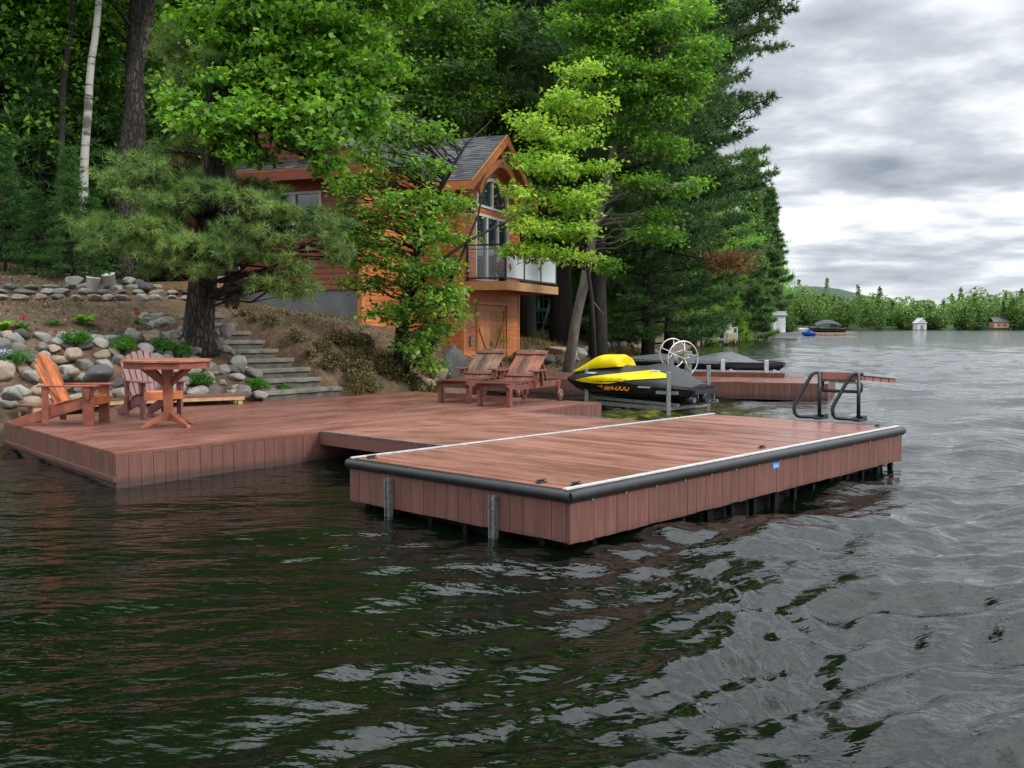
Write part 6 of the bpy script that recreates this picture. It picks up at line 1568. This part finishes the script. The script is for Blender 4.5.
for i in range(7):
    kx = .1+i*.55+rs.uniform(-.2,.2); q = STEP0+ex*kx-ey*(.82+rs.uniform(0,.3)-kx*.05); s_ = rs.uniform(.13,.24); shrub(Vector((q.x, q.y, max(gz(q.x,q.y), .42+kx*.36))), (s_,s_,s_*.8), 300, .055, M['shrub'], 'dry weedy tuft crowding the lakeward ends of the concrete steps', 'weeds along the steps', seed=200+i)
for px, py, s_, lf, lab, d in ((600,338,.75,'midgreen','rounded green shrub at the foot of the pine right of the leaning trunk',34),(585,352,.6,'shrub','yellow-green bush beside the bare bank behind the yellow watercraft cover',31),(622,342,.6,'midgreen','green bush on the bank above the watercraft',37),(645,345,.6,'midgreen','low green bush above the riprap rocks',40),(570,345,.4,'shrub','small olive bush at the foot of the leaning trunk',31.5),(700,320,1.0,'lime','bright young bush behind the small distant dock',84)):
    p = W(px, py, d); p.z = gz(p.x, p.y) if d < 60 else p.z; shrub(p, (s_,s_,s_*.8), 1500, .11, M[lf], lab, None, seed=px, stems=7)
for px, py, rx, rz, lab in ((80,342,.26,.12,'green moss phlox cushion left of the bright chair back, high in the rockery'),(126,349,.2,.10,'small green cushion plant between the two larger moss cushions'),(165,349,.22,.13,'green moss phlox cushion behind the octagonal table'),(183,354,.22,.12,'trailing green cushion spilling right from behind the table'),(202,384,.23,.15,'round green moss cushion low in the rockery right of the table'),(128,344,.12,.08,'tiny green tuft above the plum chair'),(258,388,.2,.12,'green tuft among the stones beside the lowest steps'),(285,392,.14,.08,'small green tuft at the corner of the lowest step')):
    p = on_ground(px, py+4, 12, 30); p.z += .08; p.y -= .12; shrub(p, (rx,rx*.7,rz), 1700, .035, M['moss'], lab, None, 'cushion_plant', 'plant', 3, seed=px, up=.2)
def rosette(px, py, n, L_, leaf, label, name='hosta_plant', blossom=None):
    p = on_ground(px, py, 12, 40); r = empty(name, p, label, 'plant'); rng = np.random.default_rng(px); mb = MB()
    for k in range(n):
        a = k*2.4; e = Vector((math.cos(a), math.sin(a), 0)); s = Vector((-e.y, e.x, 0)); l = L_*rng.uniform(.7,1.1); hgt = l*rng.uniform(.3,.7)
        rows = [[e*(l*t)+Vector((0,0,hgt*math.sin(t*2.2)))+s*(w_*l*.28*sg) for sg in (-1,0,1)] for t, w_ in ((.05,.1),(.35,.8),(.6,1),(.85,.6),(1,.05))]; mb.grid(rows)
    mb.build('leaves', leaf, r)
    if blossom:
        mb = MB(); mb.tube([(0,0,0),(.02,0,.2),(.0,.02,.2)], .006, 5); mb.build('stem', M['moss'], r)
        blossoms('flowers', (0,.02,.21), (.05,.05,.04), 50, .022, M[blossom], r)
    return r
rosette(85, 325, 16, .28, M['hosta'], 'light green hosta in the bare soil above the rockery')
rosette(1, 330, 14, .26, M['hosta'], 'light green hosta cut by the left edge of the picture')
rosette(23, 330, 10, .2, M['moss'], 'dark leaved plant with one red bloom left of the hosta', 'flowering_plant', 'red')
rosette(54, 326, 10, .2, M['moss'], 'small dark plant between the red bloom and the hosta', 'seedling_plant')
rosette(137, 324, 9, .16, M['moss'], 'small plant with one red bloom near the big pine trunk', 'flowering_plant', 'red')
p = on_ground(12, 364, 12, 30); r = empty('flowering_plant', p+Vector((0,-.1,.1)), 'mound of pale lilac phlox between the boulders at the left of the rockery', 'plant'); blossoms('flowers', (-.08,0,.06), (.17,.12,.08), 240, .022, M['lilac'], r)
rng = np.random.default_rng(9); Q = rng.normal(0,1,(900,3))*np.array([.14,.1,.05])+np.array([.1,0,.02]); np_mesh('leaves', leaf_quads(Q, .04, rng), 4, M['moss'], r)

# ground cover: grass and leaf litter on the banks
rng = np.random.default_rng(101); gp = []
for _ in range(9000):
    x = rng.uniform(-9, 12); y = rng.uniform(17, 50)
    gp.append((x, y))
gp = np.array(gp); sd_ = shore_dist(gp[:,0], gp[:,1]); hx = (gp[:,0]-P0.x)*hg.x+(gp[:,1]-P0.y)*hg.y; hb_ = (gp[:,0]-P0.x)*hn.x+(gp[:,1]-P0.y)*hn.y
mk_ = (sd_ > .4) & (sd_ < 9) & ~((hx > -3.9) & (hx < 5) & (hb_ < .1) & (hb_ > -8)) & (((gp[:,0] > -2.5) & (gp[:,1] > 31)) | (rng.random(len(gp)) < .12)); q = (gp[:,0]-STEP0.x)*ey.x+(gp[:,1]-STEP0.y)*ey.y; mk_ &= (np.abs(q) > .9) | (gp[:,1] > 24)
gp = gp[mk_]; gzv = ground(gp[:,0], gp[:,1]); G3_ = np.stack([gp[:,0], gp[:,1], gzv], 1)
Gp = np.repeat(G3_, 7, 0)+rng.normal(0,.12,(len(G3_)*7,3))*np.array([1,1,0]); Dn = np.tile([0,0,1.0], (len(Gp),1))
o = np_mesh('grass', tufts(Gp, Dn, 2, .2, .012, rng, .45), 3, M['shrub'], None); tag(o, 'sparse grass and weeds on the lakeside bank', 'grass', kind='stuff')
rng = np.random.default_rng(55); lx = rng.uniform(-14, 1, 16000); ly = rng.uniform(15, 30, 16000); s_ = shore_dist(lx, ly); m_ = (s_ > .3)
q = np.abs((lx-STEP0.x)*ey.x+(ly-STEP0.y)*ey.y); hx = (lx-P0.x)*hg.x+(ly-P0.y)*hg.y; hb_ = (lx-P0.x)*hn.x+(ly-P0.y)*hn.y
m_ &= ((q > .75) | (ly > 23)) & ~((hx > -3.9) & (hb_ < 0) & (hb_ > -7)); lx, ly = lx[m_], ly[m_]; Lp_ = np.stack([lx, ly, ground(lx, ly)+.03], 1)
o = np_mesh('leaf_litter', leaf_quads(Lp_, .06, rng, None, 0, 1.2), 4, mat('leaf_litter', (.33,.22,.13), (.13,.08,.045), .8, 3, island=.5, bmp=0), None); tag(o, 'brown leaf litter and twigs over the soil of the bank', 'leaf litter', kind='stuff')

# --- the far shore
gx2 = np.linspace(-300, 1700, 90); rows = []
mb = MB()
hillf = lambda x: 10+7*math.sin(x*.006+1)+4*math.sin(x*.021)
rows = [[(x, 566+60*math.sin(x*.004)*0+yy, -1 if k == 0 else (1 if k == 1 else hillf(x)*[0,0,.5,1,1.0][k])) for x in gx2] for k, yy in enumerate((0, 8, 60, 160, 900))]
mb.grid(rows); o = mb.build('far_shore', mat('far_ground', (.05,.10,.03), (.03,.06,.018), .9, .05), None); tag(o, kind='structure')
mb = MB(); rows = [[(x, 1500+yy, z*(24+58*math.exp(-((x-560)/170)**2)+8*math.sin(x*.007))) for x in np.linspace(-400, 3200, 80)] for yy, z in ((0,0),(120,.6),(300,1),(500,.8))]
mb.grid(rows); o = mb.build('distant_hill', mat('hill_wood', (.035,.07,.04), (.02,.045,.025), .95, .05, bmp=1.0, dist=8), None); tag(o, kind='structure')
rng = np.random.default_rng(17); V = []
def far_tree(x, y, z, h, r, con, n, sz):
    t = rng.uniform(0, 1, n); 
    if con: rr_ = r*(1-t)**.8*rng.uniform(.5,1,n); zz = h*(.08+.92*t)
    else: rr_ = r*np.sqrt(np.clip(1-((t-.5)*2)**2, 0, 1))*rng.uniform(.6,1.05,n); zz = h*(.12+.9*t)
    a = rng.uniform(0, 6.28, n); P = np.stack([x+np.cos(a)*rr_, y+np.sin(a)*rr_, z+zz], 1); return P
Pc = []; Pd2 = []
for i in range(430):
    x = rng.uniform(110, 500); y = 560+rng.uniform(0,1)**1.7*90+(0 if x > 190 else 30); h = rng.uniform(13, 22)*(1+.25*math.sin(x*.018)+.12*math.sin(x*.07)); con = rng.random() < .36; h *= rng.uniform(.8,1.2)
    if con: h *= 1.15
    z = max(0, (y-574)/60*5)
    P = far_tree(x, y, z, h, h*(.2 if con else .40), con, 560, 1); (Pc if con else Pd2).append(P)
for nm, PP_, m_, sz in (('far_pines', Pc, M['needle'], 1.2), ('far_wood', Pd2, M['farwood'], 1.3)):
    Q = np.concatenate(PP_); o = np_mesh(nm, leaf_quads(Q, sz, rng, None, .2, .6, .9), 4, m_, None)
    tag(o, 'dark conifers scattered through the wood along the far shore' if nm == 'far_pines' else 'spring green broadleaf wood lining the far shore of the lake', 'forest', kind='stuff')
